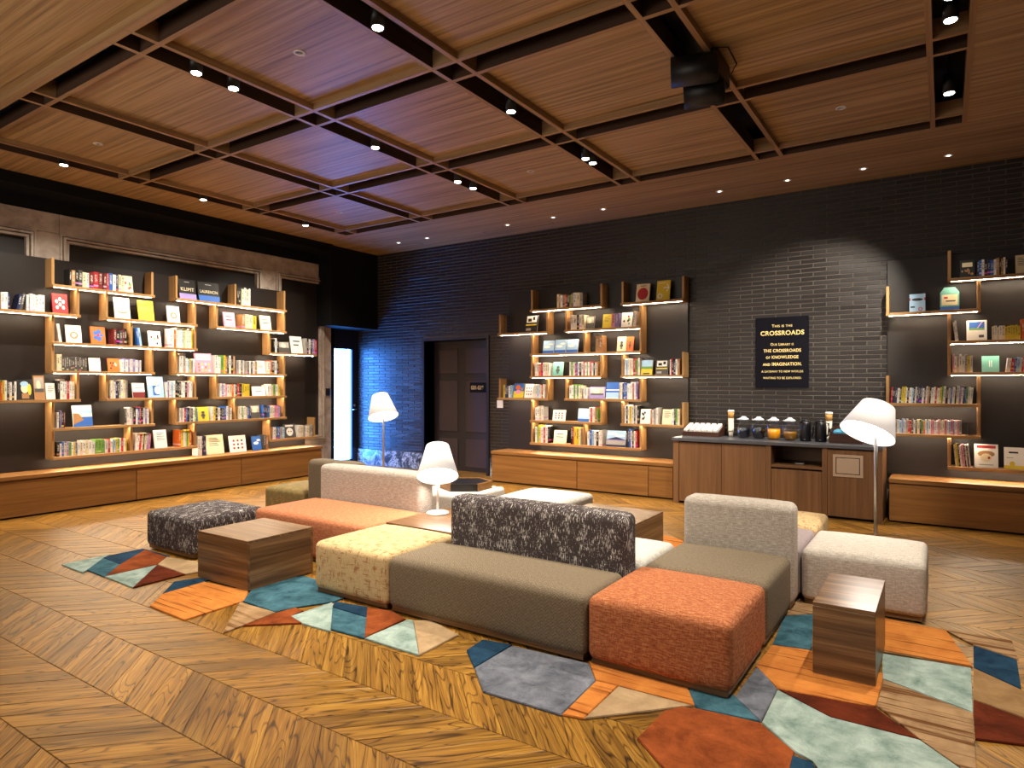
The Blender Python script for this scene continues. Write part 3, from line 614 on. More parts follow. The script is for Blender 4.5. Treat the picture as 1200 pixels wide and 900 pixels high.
add_box(bm, (-2.855, 8.36, ZT), (-2.405, 8.372, ZT + .058)); add_box(bm, (-2.855, 8.638, ZT), (-2.405, 8.65, ZT + .145)); add_box(bm, (-2.855, 8.372, ZT), (-2.405, 8.638, ZT + .012))
finish('tray_body', bm, M['dark_wood'], t, O(t), grain=0)
for i in range(6):
    s_ = thing('sachet_packet', 'white paper sachet stack in the wooden counter tray, ' + ['first', 'second', 'third', 'fourth', 'fifth', 'sixth'][i] + ' from left', 'packet', (-2.82 + i * .0755, 8.385, ZT + .018), 'white sachets in the tray', (math.radians(17), 0, 0))
    bm = bmesh.new(); add_box(bm, (-.028, 0, 0), (.028, .255, .07)); finish('paper_stack', bm, M['white_paper'], s_, bevel=.004)
def cups(x, y, h, label):
    t = thing('paper_cup_stack', label, 'cups', (x, y, ZT), 'paper cup stacks on the counter'); bm = bmesh.new(); n = int(h / .022); pr = []
    for i in range(n): pr += [(.030, i * .022), (.037, i * .022 + .019), (.037, i * .022 + .021)]
    add_lathe(bm, [(.026, 0), (.026, .06)], 20); add_lathe(bm, [(a, b + .06) for a, b in pr], 20); finish('cups', bm, M['paper'], t)
    bm = bmesh.new(); add_lathe(bm, [(.033, h + .06), (.040, h + .14)], 20); finish('top_cup', bm, M['kraft'], t)
    bm = bmesh.new(); add_lathe(bm, [(.041, h + .14), (.042, h + .158), (.034, h + .165)], 20); finish('lid', bm, M['white_paper'], t)
cups(-2.29, 8.56, .176, 'stack of white paper cups in the black holder, beside the sachet tray'); cups(-1.145, 8.58, .176, 'stack of white paper cups behind the black jugs, right of counter')
def carafe(x, y, mat, fill, label):
    t = thing('glass_carafe', label, 'carafe', (x, y, ZT), 'glass carafes on the counter', (0, 0, math.radians(35))); t.scale = (1.07, 1.07, 1.04); bm = bmesh.new()
    R_ = [(.050, 0), (.066, .02), (.074, .075), (.070, .12), (.055, .17), (.046, .20), (.052, .215)]
    add_lathe(bm, R_, 28); finish('glass_body', bm, M['clear_glass'], t)
    bm = bmesh.new(); lq = [(r - .005, z) for r, z in [(.050, .008), (.066, .022), (.074, .075)] if z < fill] + [(.067, fill)]; add_lathe(bm, lq, 28); finish('drink', bm, mat, t)
    bm = bmesh.new(); add_lathe(bm, [(.046, .214), (.058, .222), (.058, .234), (.044, .243), (.030, .247), (.028, .258), (.012, .264)], 24); add_box(bm, (-.075, -.016, .222), (-.04, .016, .236)); finish('lid', bm, M['white_glass'], t)
    bm = bmesh.new(); add_tube(bm, [(.048, 0, .215), (.09, -.01, .20), (.103, -.012, .13), (.09, -.01, .06), (.068, 0, .035)], .008); finish('handle', bm, M['clear_glass'], t)
M['white_glass'] = plain('frosted_lid', '#c9cbcf', .15)
carafe(-2.09, 8.40, M['iced'], .13, 'glass carafe of blue-black drink beside the left cup stack'); carafe(-1.905, 8.38, M['coffee'], .135, 'glass carafe of black coffee between blue-black and orange carafes')
carafe(-1.725, 8.36, M['juice'], .125, 'glass carafe of bright orange juice on the counter'); carafe(-1.535, 8.34, M['tea'], .105, 'glass carafe of amber tea beside the orange juice')
def jug(x, y, label):
    t = thing('thermal_jug', label, 'jug', (x, y, ZT), 'black thermal jugs on the counter', (0, 0, math.radians(38))); bm = bmesh.new()
    add_lathe(bm, [(.058, 0), (.062, .01), (.062, .17), (.056, .215), (.045, .235)], 28); finish('body', bm, M['black_plastic'], t)
    bm = bmesh.new(); add_lathe(bm, [(.046, .236), (.044, .25), (.03, .256)], 24); add_box(bm, (-.07, -.014, .215), (-.035, .014, .235)); finish('lid', bm, M['black_plastic'], t)
    bm = bmesh.new(); add_tube(bm, [(.05, 0, .22), (.095, 0, .215), (.10, 0, .14), (.085, 0, .07), (.06, 0, .05)], .011); finish('handle', bm, M['black_plastic'], t)
    bm = bmesh.new(); add_box(bm, (-.05, -.058, .02), (-.035, -.05, .03)); finish('badge', bm, M['steel'], t)
jug(-1.365, 8.34, 'matt black thermal jug right of the amber tea carafe'); jug(-1.20, 8.34, 'matt black thermal jug in front of the right cup stack')
t = thing('lidless_box', 'dark wooden box holding blue wrapped towels behind the lamp shade', 'box', (-.93, 8.42, ZT)); bm = bmesh.new()
for lo, hi in (((-1.10, 8.25, 0), (-.76, 8.265, .11)), ((-1.10, 8.585, 0), (-.76, 8.60, .18)), ((-1.10, 8.265, 0), (-1.085, 8.585, .16)), ((-.775, 8.265, 0), (-.76, 8.585, .16)), ((-1.085, 8.265, 0), (-.775, 8.585, .012))): add_box(bm, (lo[0], lo[1], lo[2] + ZT), (hi[0], hi[1], hi[2] + ZT))
finish('box_body', bm, M['dark_wood'], t, O(t), grain=0)
for i in range(3): tag(box('wrapped_towel', (-1.07 + i * .10, 8.29, ZT + .014), (-.98 + i * .10, 8.56, ZT + .145), M['blue_cloth'], None, (0, 0, 0), None, .02), ['left', 'middle', 'right'][i] + ' pale blue wrapped towel in the dark counter box', 'towel', 'blue towels in the counter box')
tag(box('sugar_dish', (-1.46, 8.2, .5655), (-1.36, 8.27, .583), M['steel'], None, (0, 0, 0), None, .006), 'small steel dish in the open counter niche', 'dish')

# ------------------------------------------------------------------ signs and wall fittings
def text(s_, width, height, loc, mat, parent, name='lettering', rot=(PI / 2, 0, 0), caps=False, bold=.0, size=None, depth=.0015):
    cu = bpy.data.curves.new('t', 'FONT'); cu.body = s_; cu.align_x = 'CENTER'; cu.align_y = 'CENTER'; cu.extrude = .02; cu.offset = bold; cu.small_caps_scale = .78; cu.space_character = 1.08
    if caps:
        for i, ch in enumerate(s_):
            if caps is True or caps[i] == 's': cu.body_format[i].use_small_caps = True
    o = bpy.data.objects.new('t', cu); COL.objects.link(o); dg = bpy.context.evaluated_depsgraph_get(); me = bpy.data.meshes.new_from_object(o.evaluated_get(dg)); bpy.data.objects.remove(o)
    xs = [v.co.x for v in me.vertices]; ys = [v.co.y for v in me.vertices]; cx, cy = (max(xs) + min(xs)) / 2, (max(ys) + min(ys)) / 2
    sx = width / (max(xs) - min(xs)); sy = height / (max(ys) - min(ys))
    for v in me.vertices: v.co = ((v.co.x - cx) * sx, (v.co.y - cy) * sy, depth if v.co.z > 0 else -.0005)
    me.materials.append(mat); q = new_obj(name, me, parent); q.location = Vector(loc) - Vector(O(parent)); q.rotation_euler = rot; return q
sg = thing('wall_sign', 'tall black sign with gold CROSSROADS lettering on the brick wall', 'sign', (-1.6975, 8.69, 1.905))
pbox('sign_board', (-2.01, 8.672, 1.464), (-1.385, 8.694, 2.35), M['sign_black'] if 'sign_black' in M else plain('sign_black', '#0b0a13', .6, spec=.1), sg, bevel=.002)
def zs(y): return 2.349 - (y - 112) * (.885 / 735)
for s_, w, h, y, cp, bo in (('This is the', .243, .036, 203, True, .012), ('CROSSROADS', .514, .058, 278, False, .026), ('Our Library is', .272, .034, 396, True, .010), ('THE CROSSROADS', .442, .040, 462, False, .022),
        ('of KNOWLEDGE', .382, .040, 530, 'ssnnnnnnnnnn', .022), ('and IMAGINATION.', .46, .042, 603, 'sssnnnnnnnnnnnnn', .022), ('A GATEWAY TO NEW WORLDS', .492, .026, 680, False, .008), ('WAITING TO BE EXPLORED.', .455, .026, 748, False, .008)):
    text(s_, w, h, (-1.692, 8.6715, zs(y)), M['gold_letters'], sg, caps=cp, bold=bo)
dp = pbox('room_plate', (-6.80, YB + .228, 1.365), (-6.42, YB + .236, 1.535), M['black_paint'], door); text('G01-G19', .26, .07, (-6.645, YB + .227, 1.448), M['gold_letters'], door, bold=.03)
tag(box('wall_switch', (-6.06, 8.68, 1.122), (-5.945, 8.70, 1.245), M['white_metal'], None, (0, 0, 0), None, .004), 'small white switch plate on the brick wall by the middle bookcase', 'switch')
t = thing('wall_controller', 'small black controller on the stone wall beside the entrance', 'controller', (-9.09, 7.8, 1.37)); pbox('case', (-9.1, 7.748, 1.306), (-9.075, 7.838, 1.435), M['black_plastic'], t, bevel=.003); pbox('screen', (-9.075, 7.76, 1.37), (-9.073, 7.826, 1.42), M['slot_dark'], t)

# ------------------------------------------------------------------ upholstered seats
def soft(name, lo, hi, r, crown, mat, parent):
    bm = bmesh.new(); h = [(hi[i] - lo[i]) / 2 for i in range(3)]; c = [(hi[i] + lo[i]) / 2 for i in range(3)]
    def axis(n): return [-n + r * k / 4 for k in range(5)] + [(-n + r) + (2 * (n - r)) * k / 6 for k in range(1, 6)] + [n - r + r * k / 4 for k in range(5)]
    A = [axis(x) for x in h]; cache = {}
    def vert(p):
        key = tuple(round(x, 5) for x in p)
        if key in cache: return cache[key]
        q = Vector([max(-(h[i] - r), min(h[i] - r, p[i])) for i in range(3)]); d = Vector(p) - q
        if d.length > 1e-6: q = q + d.normalized() * r
        u, v = q.x / h[0], q.y / h[1]; fz = max(0, q.z / h[2])
        q.z += crown * (1 - u ** 4) * (1 - v ** 4) * fz
        bul = crown * .08 * (1 - min(1, abs(q.z / h[2])) ** 2)
        q.x += math.copysign(bul, q.x) * (abs(u) ** 3) * (1 - abs(v) ** 4) ; q.y += math.copysign(bul, q.y) * (abs(v) ** 3) * (1 - abs(u) ** 4)
        cache[key] = bm.verts.new(q + Vector(c)); return cache[key]
    for ax in range(3):
        a, b = [i for i in range(3) if i != ax]
        for sg_ in (-1, 1):
            for i in range(len(A[a]) - 1):
                for j in range(len(A[b]) - 1):
                    q = []
                    for di, dj in ((0, 0), (1, 0), (1, 1), (0, 1)):
                        p = [0, 0, 0]; p[ax] = sg_ * h[ax]; p[a] = A[a][i + di]; p[b] = A[b][j + dj]; q.append(vert(p))
                    bm.faces.new(q if sg_ > 0 else q[::-1]).smooth = True
    return finish(name, bm, mat, parent, O(parent), None, True, 0, True)
def seat(name, label, x0, x1, y0, y1, mat, z=.372, crown=.022, group=None, cat='seat', r=.042):
    t = thing(name, label, cat, ((x0 + x1) / 2, (y0 + y1) / 2, 0), group)
    soft('cushion', (x0, y0, .035), (x1, y1, z), r, crown, mat, t)
    pbox('plinth', (x0 + .022, y0 + .022, .0125), (x1 - .022, y1 - .022, .045), M['walnut'], t, grain=0)
    return t
def back(label, x0, x1, y0, y1, mat, z=.705, r=.05):
    t = thing('backrest_block', label, 'backrest', ((x0 + x1) / 2, (y0 + y1) / 2, 0), 'upholstered backrest blocks')
    soft('cushion', (x0, y0, .035), (x1, y1, z), r, .008, mat, t); pbox('plinth', (x0 + .022, y0 + .022, .0125), (x1 - .022, y1 - .022, .045), M['walnut'], t, grain=0); return t
seat('ottoman', 'charcoal speckled tweed ottoman on the floor beside the left box table', -6.085, -5.32, 3.105, 3.83, M['fab_charcoal'], .345, cat='ottoman')
seat('ottoman', 'yellow and rust tweed ottoman at the end of the long olive seat', -3.785, -3.06, 3.115, 3.845, M['fab_yellow'], cat='ottoman')
seat('sofa_seat', 'long olive brown sofa seat in front of the charcoal backrest', -3.052, -1.60, 3.115, 3.642, M['fab_olive'], .365)
back('charcoal tweed backrest with white flecks behind the long olive seat', -2.97, -1.605, 3.648, 3.85, M['fab_charcoal'], .70)
seat('ottoman', 'large rust orange ottoman at the near corner of the seating', -1.59, -.832, 3.115, 3.845, M['fab_red'], .37, cat='ottoman')
seat('sofa_seat', 'square olive seat between the rust ottoman and pale grey backrest', -1.575, -.832, 3.852, 4.565, M['fab_olive'], .372)
back('pale grey backrest on the right behind the square olive seat', -1.565, -.825, 4.572, 4.785, M['fab_grey'], .70)
seat('ottoman', 'pale beige ottoman behind the small walnut side table at right', -.815, -.092, 4.79, 5.51, M['fab_beige'], .378, cat='ottoman')
seat('sofa_seat', 'mauve grey seat mostly hidden behind the right pale grey backrest', -1.56, -.825, 4.80, 5.505, M['fab_mauve'])
seat('ottoman', 'plain yellow tweed ottoman glimpsed behind the right pale grey backrest', -1.56, -.83, 5.515, 6.21, M['fab_yellow'], .38, cat='ottoman')
seat('sofa_seat', 'white grey seat glimpsed right of the charcoal backrest', -2.31, -1.595, 3.862, 4.52, M['fab_light'], .37)
seat('sofa_seat', 'long orange sofa seat behind the left box table', -5.25, -3.815, 3.645, 4.352, M['fab_orange'], .372)
back('long pale grey backrest behind the orange seat', -5.22, -3.875, 4.36, 4.56, M['fab_grey'], .70)
back('olive brown backrest behind the long pale grey backrest', -5.67, -4.95, 4.572, 4.77, M['fab_olive'], .70)
seat('ottoman', 'moss green tweed ottoman at the far left behind the orange seat', -6.34, -5.685, 4.53, 5.24, M['fab_moss'], .36, cat='ottoman')
seat('sofa_seat', 'light grey seat under the hexagonal tray behind the table lamp', -4.78, -4.03, 5.18, 5.95, M['fab_light'], .372, crown=.0)
seat('ottoman', 'whitish ottoman standing in front of the middle bookcase cabinets', -3.75, -3.0, 5.33, 6.05, M['fab_light'], .378, cat='ottoman')

def cube_table(name, label, x0, x1, y0, y1, z):
    t = thing(name, label, 'table', ((x0 + x1) / 2, (y0 + y1) / 2, 0)); th = .02
    pbox('top_board', (x0, y0, z - th), (x1, y1, z), M['walnut'], t, grain=0, bevel=.0015)
    pbox('side_board', (x0, y0, .0125), (x1, y0 + th, z - th - .0005), M['walnut'], t, grain=0, bevel=.001); pbox('side_board', (x0, y1 - th, .0125), (x1, y1, z - th - .0005), M['walnut'], t, grain=0, bevel=.001)
    pbox('side_board', (x0, y0 + th, .0125), (x0 + th, y1 - th, z - th - .0005), M['walnut'], t, grain=1, bevel=.001); pbox('side_board', (x1 - th, y0 + th, .0125), (x1, y1 - th, z - th - .0005), M['walnut'], t, grain=1, bevel=.001)
cube_table('box_table', 'square walnut box table between charcoal and yellow tweed ottomans', -4.81, -4.18, 2.85, 3.435, .37)
cube_table('box_table', 'narrow walnut side table on the rug before the beige ottoman', -.565, -.28, 3.66, 4.285, .379)
cube_table('box_table', 'low walnut table carrying the white table lamp', -3.80, -3.06, 3.862, 4.60, .376)
cube_table('box_table', 'walnut table half hidden behind the charcoal tweed backrest', -2.80, -2.07, 4.86, 5.54, .376)
hx = thing('hexagon_tray_table', 'hexagonal tray with black top and wooden rim behind the table lamp', 'tray', (-4.34, 5.63, .374))
hp = [(-4.34 + .285 * math.cos(math.radians(a)), 5.63 + .285 * math.sin(math.radians(a))) for a in range(-87, 273, 60)]
for i in range(6):
    a, b = hp[i], hp[(i + 1) % 6]; sc_ = .93; c_ = (-4.34, 5.63); ia = tuple(c_[k] + (a[k] - c_[k]) * sc_ for k in (0, 1)); ib = tuple(c_[k] + (b[k] - c_[k]) * sc_ for k in (0, 1))
    bm = bmesh.new(); add_poly(bm, [a, b, ib, ia], .374, .452); finish('rim_board', bm, M['cabinet_oak'] if i != 0 else M['black_panel'], hx, O(hx), grain=0)
bm = bmesh.new(); add_poly(bm, [(-4.34 + (x + 4.34) * .93, 5.63 + (y - 5.63) * .93) for x, y in hp], .374, .446); finish('black_top', bm, M['black_plastic'], hx, O(hx))

# ------------------------------------------------------------------ lamps with a tilted shade
RGT = Vector((math.cos(YAW), math.sin(YAW), 0)); FWD = Vector((-math.sin(YAW), math.cos(YAW), 0)); UPV = Vector((0, 0, 1))
def lamp(name, label, x, y, z0, zb, lean, tilt, rb, rt, hs, base_r, pole_mat, off=0.0):
    """zb: height of the centre of the shade's open end; the shade leans along the room's diagonals"""
    t = thing(name, label, 'lamp', (x, y, z0)); aw = Vector((x, y, 0)).normalized(); ax = (Vector((aw.y, -aw.x, 0)) * lean + aw * tilt + UPV).normalized()
    bm = bmesh.new(); add_lathe(bm, [(base_r, 0), (base_r, .012), (base_r * .9, .018), (.016, .024)], 32); finish('base', bm, M['white_metal'], t)
    mt = ax.to_track_quat('Z', 'Y').to_matrix().to_4x4()
    top = Vector((0, 0, zb - z0)) + ax * .02; sd = Vector((aw.y, -aw.x, 0)) * off
    bm = bmesh.new(); add_tube(bm, [(0, 0, .02), (0, 0, zb - z0 - .06), top, top + ax * (hs * .7) + sd], .0105 if pole_mat == 'white_metal' else .013); finish('pole', bm, M[pole_mat], t)
    bm = bmesh.new(); c = Vector((0, 0, zb - z0)) + sd; add_lathe(bm, [(rb, 0), (rt, hs), (rt - .012, hs + .006), (.004, hs + .006), (.004, hs + .002), (rt - .012, hs), (rb - .006, .002)], 40, mat=mt, centre=c, closed=True); finish('shade', bm, M['shade_cloth'], t)
    bm = bmesh.new(); add_lathe(bm, [(rb - .012, .022), (rb - .013, .026)], 40, mat=mt, centre=c); finish('diffuser', bm, M['shade_glow'], t)
    return t
lamp('floor_lamp', 'tall white floor lamp with leaning lit shade behind the beige ottoman', -.437, 5.72, 0, 1.12, .36, .50, .20, .122, .25, .14, 'steel', -.06)
lamp('floor_lamp', 'distant floor lamp with lit shade before the blue lit brick wall', -6.02, 6.07, 0, 1.085, -.16, .42, .195, .105, .30, .14, 'steel')
lamp('table_lamp', 'white table lamp with lit shade on the low walnut table', -3.672, 4.36, .376, .70, 0, .60, .182, .102, .29, .098, 'white_metal')

# ------------------------------------------------------------------ rugs
RUGS = [
 ('patchwork rug beside the charcoal ottoman',[
   ('mint',[(-6.095, 2.427), (-6.1, 2.814), (-6.023, 2.717), (-5.744, 2.469), (-5.683, 2.413)]),
   ('navy',[(-6.029, 2.719), (-6.069, 2.807), (-6.064, 3.074), (-5.615, 3.071), (-5.609, 3.038), (-6.007, 3.06), (-5.688, 2.697)]),
   ('teal',[(-6.023, 2.717), (-5.688, 2.697), (-5.426, 2.457), (-5.744, 2.469)]),
   ('rust',[(-6.007, 3.06), (-5.609, 3.038), (-5.43, 2.863), (-5.443, 2.473), (-5.688, 2.697)]),
   ('mint',[(-5.429, 2.461), (-5.419, 2.857), (-4.966, 2.442)]),
   ('maroon',[(-5.419, 2.857), (-4.971, 2.841), (-4.966, 2.442)]),
   ('beige',[(-5.432, 2.867), (-5.609, 3.045), (-5.376, 3.065), (-5.084, 3.147), (-4.897, 3.032), (-4.971, 2.841)]),
 ]),
 ('patchwork rug under the box table and tweed ottoman',[
   ('navy',[(-4.642, 2.484), (-4.85, 2.683), (-4.792, 2.838), (-4.682, 2.898), (-4.662, 2.81)]),
   ('orange',[(-4.46, 2.304), (-4.638, 2.482), (-4.658, 2.808), (-4.19, 2.864), (-4.021, 2.722), (-4.009, 2.285)]),
   ('teal',[(-4.02, 2.708), (-4.295, 3.0), (-4.157, 3.327), (-3.847, 3.305), (-3.496, 3.155), (-3.491, 3.044), (-3.616, 2.824), (-3.651, 2.693)]),
   ('stripe',[(-4.025, 2.686), (-3.642, 2.69), (-3.615, 2.436), (-3.606, 2.293)]),
   ('rust',[(-3.612, 2.433), (-3.634, 2.691), (-3.612, 2.821), (-3.515, 2.813), (-3.506, 2.699), (-3.344, 2.663)]),
   ('mint',[(-3.504, 2.697), (-3.492, 3.03), (-3.455, 3.012), (-3.09, 2.668), (-3.34, 2.66)]),
   ('navy',[(-3.424, 2.971), (-3.486, 3.055), (-3.218, 3.099), (-3.084, 2.959)]),
   ('teal',[(-3.414, 2.962), (-3.078, 2.953), (-2.839, 2.707), (-3.112, 2.694)]),
   ('rust',[(-3.215, 3.092), (-3.027, 3.136), (-2.857, 3.075), (-2.846, 2.715)]),
   ('mint',[(-2.838, 2.708), (-2.833, 3.08), (-2.797, 3.081), (-2.41, 2.703)]),
   ('beige',[(-2.793, 3.081), (-2.704, 3.146), (-2.412, 3.058), (-2.409, 2.704)]),
 ]),
 ('large patchwork rug around the orange ottoman',[
   ('navy',[(-2.233, 2.903), (-2.247, 3.077), (-2.061, 3.104), (-2.061, 2.746)]),
   ('slate',[(-2.057, 2.743), (-2.054, 3.094), (-1.58, 3.122), (-1.461, 2.961), (-1.44, 2.569), (-1.866, 2.556)]),
   ('orange',[(-1.458, 2.959), (-1.344, 2.972), (-1.34, 2.597), (-1.438, 2.574)]),
   ('orange',[(-1.595, 3.151), (-1.059, 3.161), (-0.962, 2.99), (-1.331, 2.972), (-1.461, 2.966)]),
   ('beige',[(-1.34, 2.968), (-0.971, 2.981), (-1.338, 2.597)]),
   ('teal',[(-1.056, 3.163), (-0.84, 3.19), (-0.677, 3.005), (-0.934, 2.965), (-0.971, 2.993)]),
   ('slate',[(-0.832, 3.175), (-0.823, 3.599), (-0.68, 3.375), (-0.674, 3.011)]),
   ('rust',[(-1.078, 2.579), (-1.067, 2.863), (-1.014, 2.942), (-0.944, 2.967), (-0.676, 2.996), (-0.506, 2.837), (-0.488, 2.555), (-0.802, 2.346)]),
   ('navy',[(-0.51, 2.805), (-0.436, 2.797), (-0.344, 2.65), (-0.485, 2.556)]),
   ('mint',[(-0.669, 3.005), (-0.677, 3.366), (-0.424, 3.212), (-0.084, 3.22), (0.141, 2.972), (-0.341, 2.652), (-0.431, 2.807), (-0.505, 2.838)]),
   ('teal',[(-0.82, 3.935), (-0.857, 4.463), (-0.707, 4.6), (-0.619, 3.974)]),
   ('stripe',[(-0.866, 4.591), (-0.838, 4.92), (-0.755, 4.91), (-0.708, 4.609), (-0.857, 4.473)]),
   ('navy',[(-0.86, 4.674), (-0.862, 4.926), (-0.772, 4.986), (-0.755, 4.91), (-0.834, 4.912)]),
   ('orange',[(-0.83, 3.582), (-0.819, 3.928), (-0.618, 3.968), (-0.257, 3.853), (-0.262, 3.464), (-0.27, 3.43), (-0.681, 3.38)]),
   ('orange',[(-0.749, 4.872), (-0.309, 4.772), (0.012, 4.739), (0.127, 4.218), (-0.276, 4.196), (-0.632, 4.112)]),
   ('maroon',[(-0.677, 3.372), (-0.266, 3.429), (-0.084, 3.226), (-0.424, 3.217)]),
   ('stripe',[(-0.26, 3.456), (-0.254, 3.78), (0.109, 3.616), (0.101, 3.072), (0.141, 2.979), (-0.083, 3.225)]),
   ('tan',[(-0.634, 4.095), (-0.279, 4.186), (0.125, 4.2), (-0.278, 4.166)]),
   ('mint',[(-0.284, 4.141), (0.119, 4.188), (0.109, 3.625), (-0.26, 3.787)]),
   ('navy',[(0.14, 4.558), (0.329, 4.45), (0.316, 4.031), (0.131, 4.201)]),
   ('stripe',[(-0.3, 4.778), (-0.084, 4.768), (0.33, 4.766), (0.337, 4.46), (0.14, 4.565), (0.014, 4.745)]),
   ('tan',[(0.13, 4.195), (0.325, 4.015), (0.333, 3.675), (0.117, 3.775)]),
   ('maroon',[(0.117, 3.769), (0.332, 3.669), (0.347, 3.441), (0.11, 3.361), (0.112, 3.613)]),
 ]),
 ('orange rug glimpsed behind the charcoal tweed backrest',[
   ('orange',[(-2.496, 5.873), (-2.313, 6.208), (-2.087, 6.103), (-1.969, 5.756), (-2.203, 5.528)]),
   ('teal',[(-2.88, 5.876), (-2.642, 6.216), (-2.319, 6.222), (-2.502, 5.886), (-2.391, 5.625)]),
 ]),
]

nz = 0
for label, patches in RUGS:
    cx = sum(p[0] for _, q in patches for p in q) / sum(len(q) for _, q in patches); cy = sum(p[1] for _, q in patches for p in q) / sum(len(q) for _, q in patches)
    t = thing('rug', label, 'rug', (cx, cy, 0))
    for c, poly in patches:
        ar = sum(poly[i][0] * poly[(i + 1) % len(poly)][1] - poly[(i + 1) % len(poly)][0] * poly[i][1] for i in range(len(poly)))
        if ar < 0: poly = poly[::-1]
        bm = bmesh.new(); zt = .0105 + .0001 * (nz % 12); nz += 1; add_poly(bm, poly, .0008, zt)
        bm.faces.ensure_lookup_table(); top = bm.faces[0]
        bmesh.ops.bevel(bm, geom=list(top.edges), offset=.003, segments=2, affect='EDGES', clamp_overlap=True); bmesh.ops.triangulate(bm, faces=[f for f in bm.faces if len(f.verts) > 4])
        finish('rug_patch', bm, M['c_' + c], t, O(t))

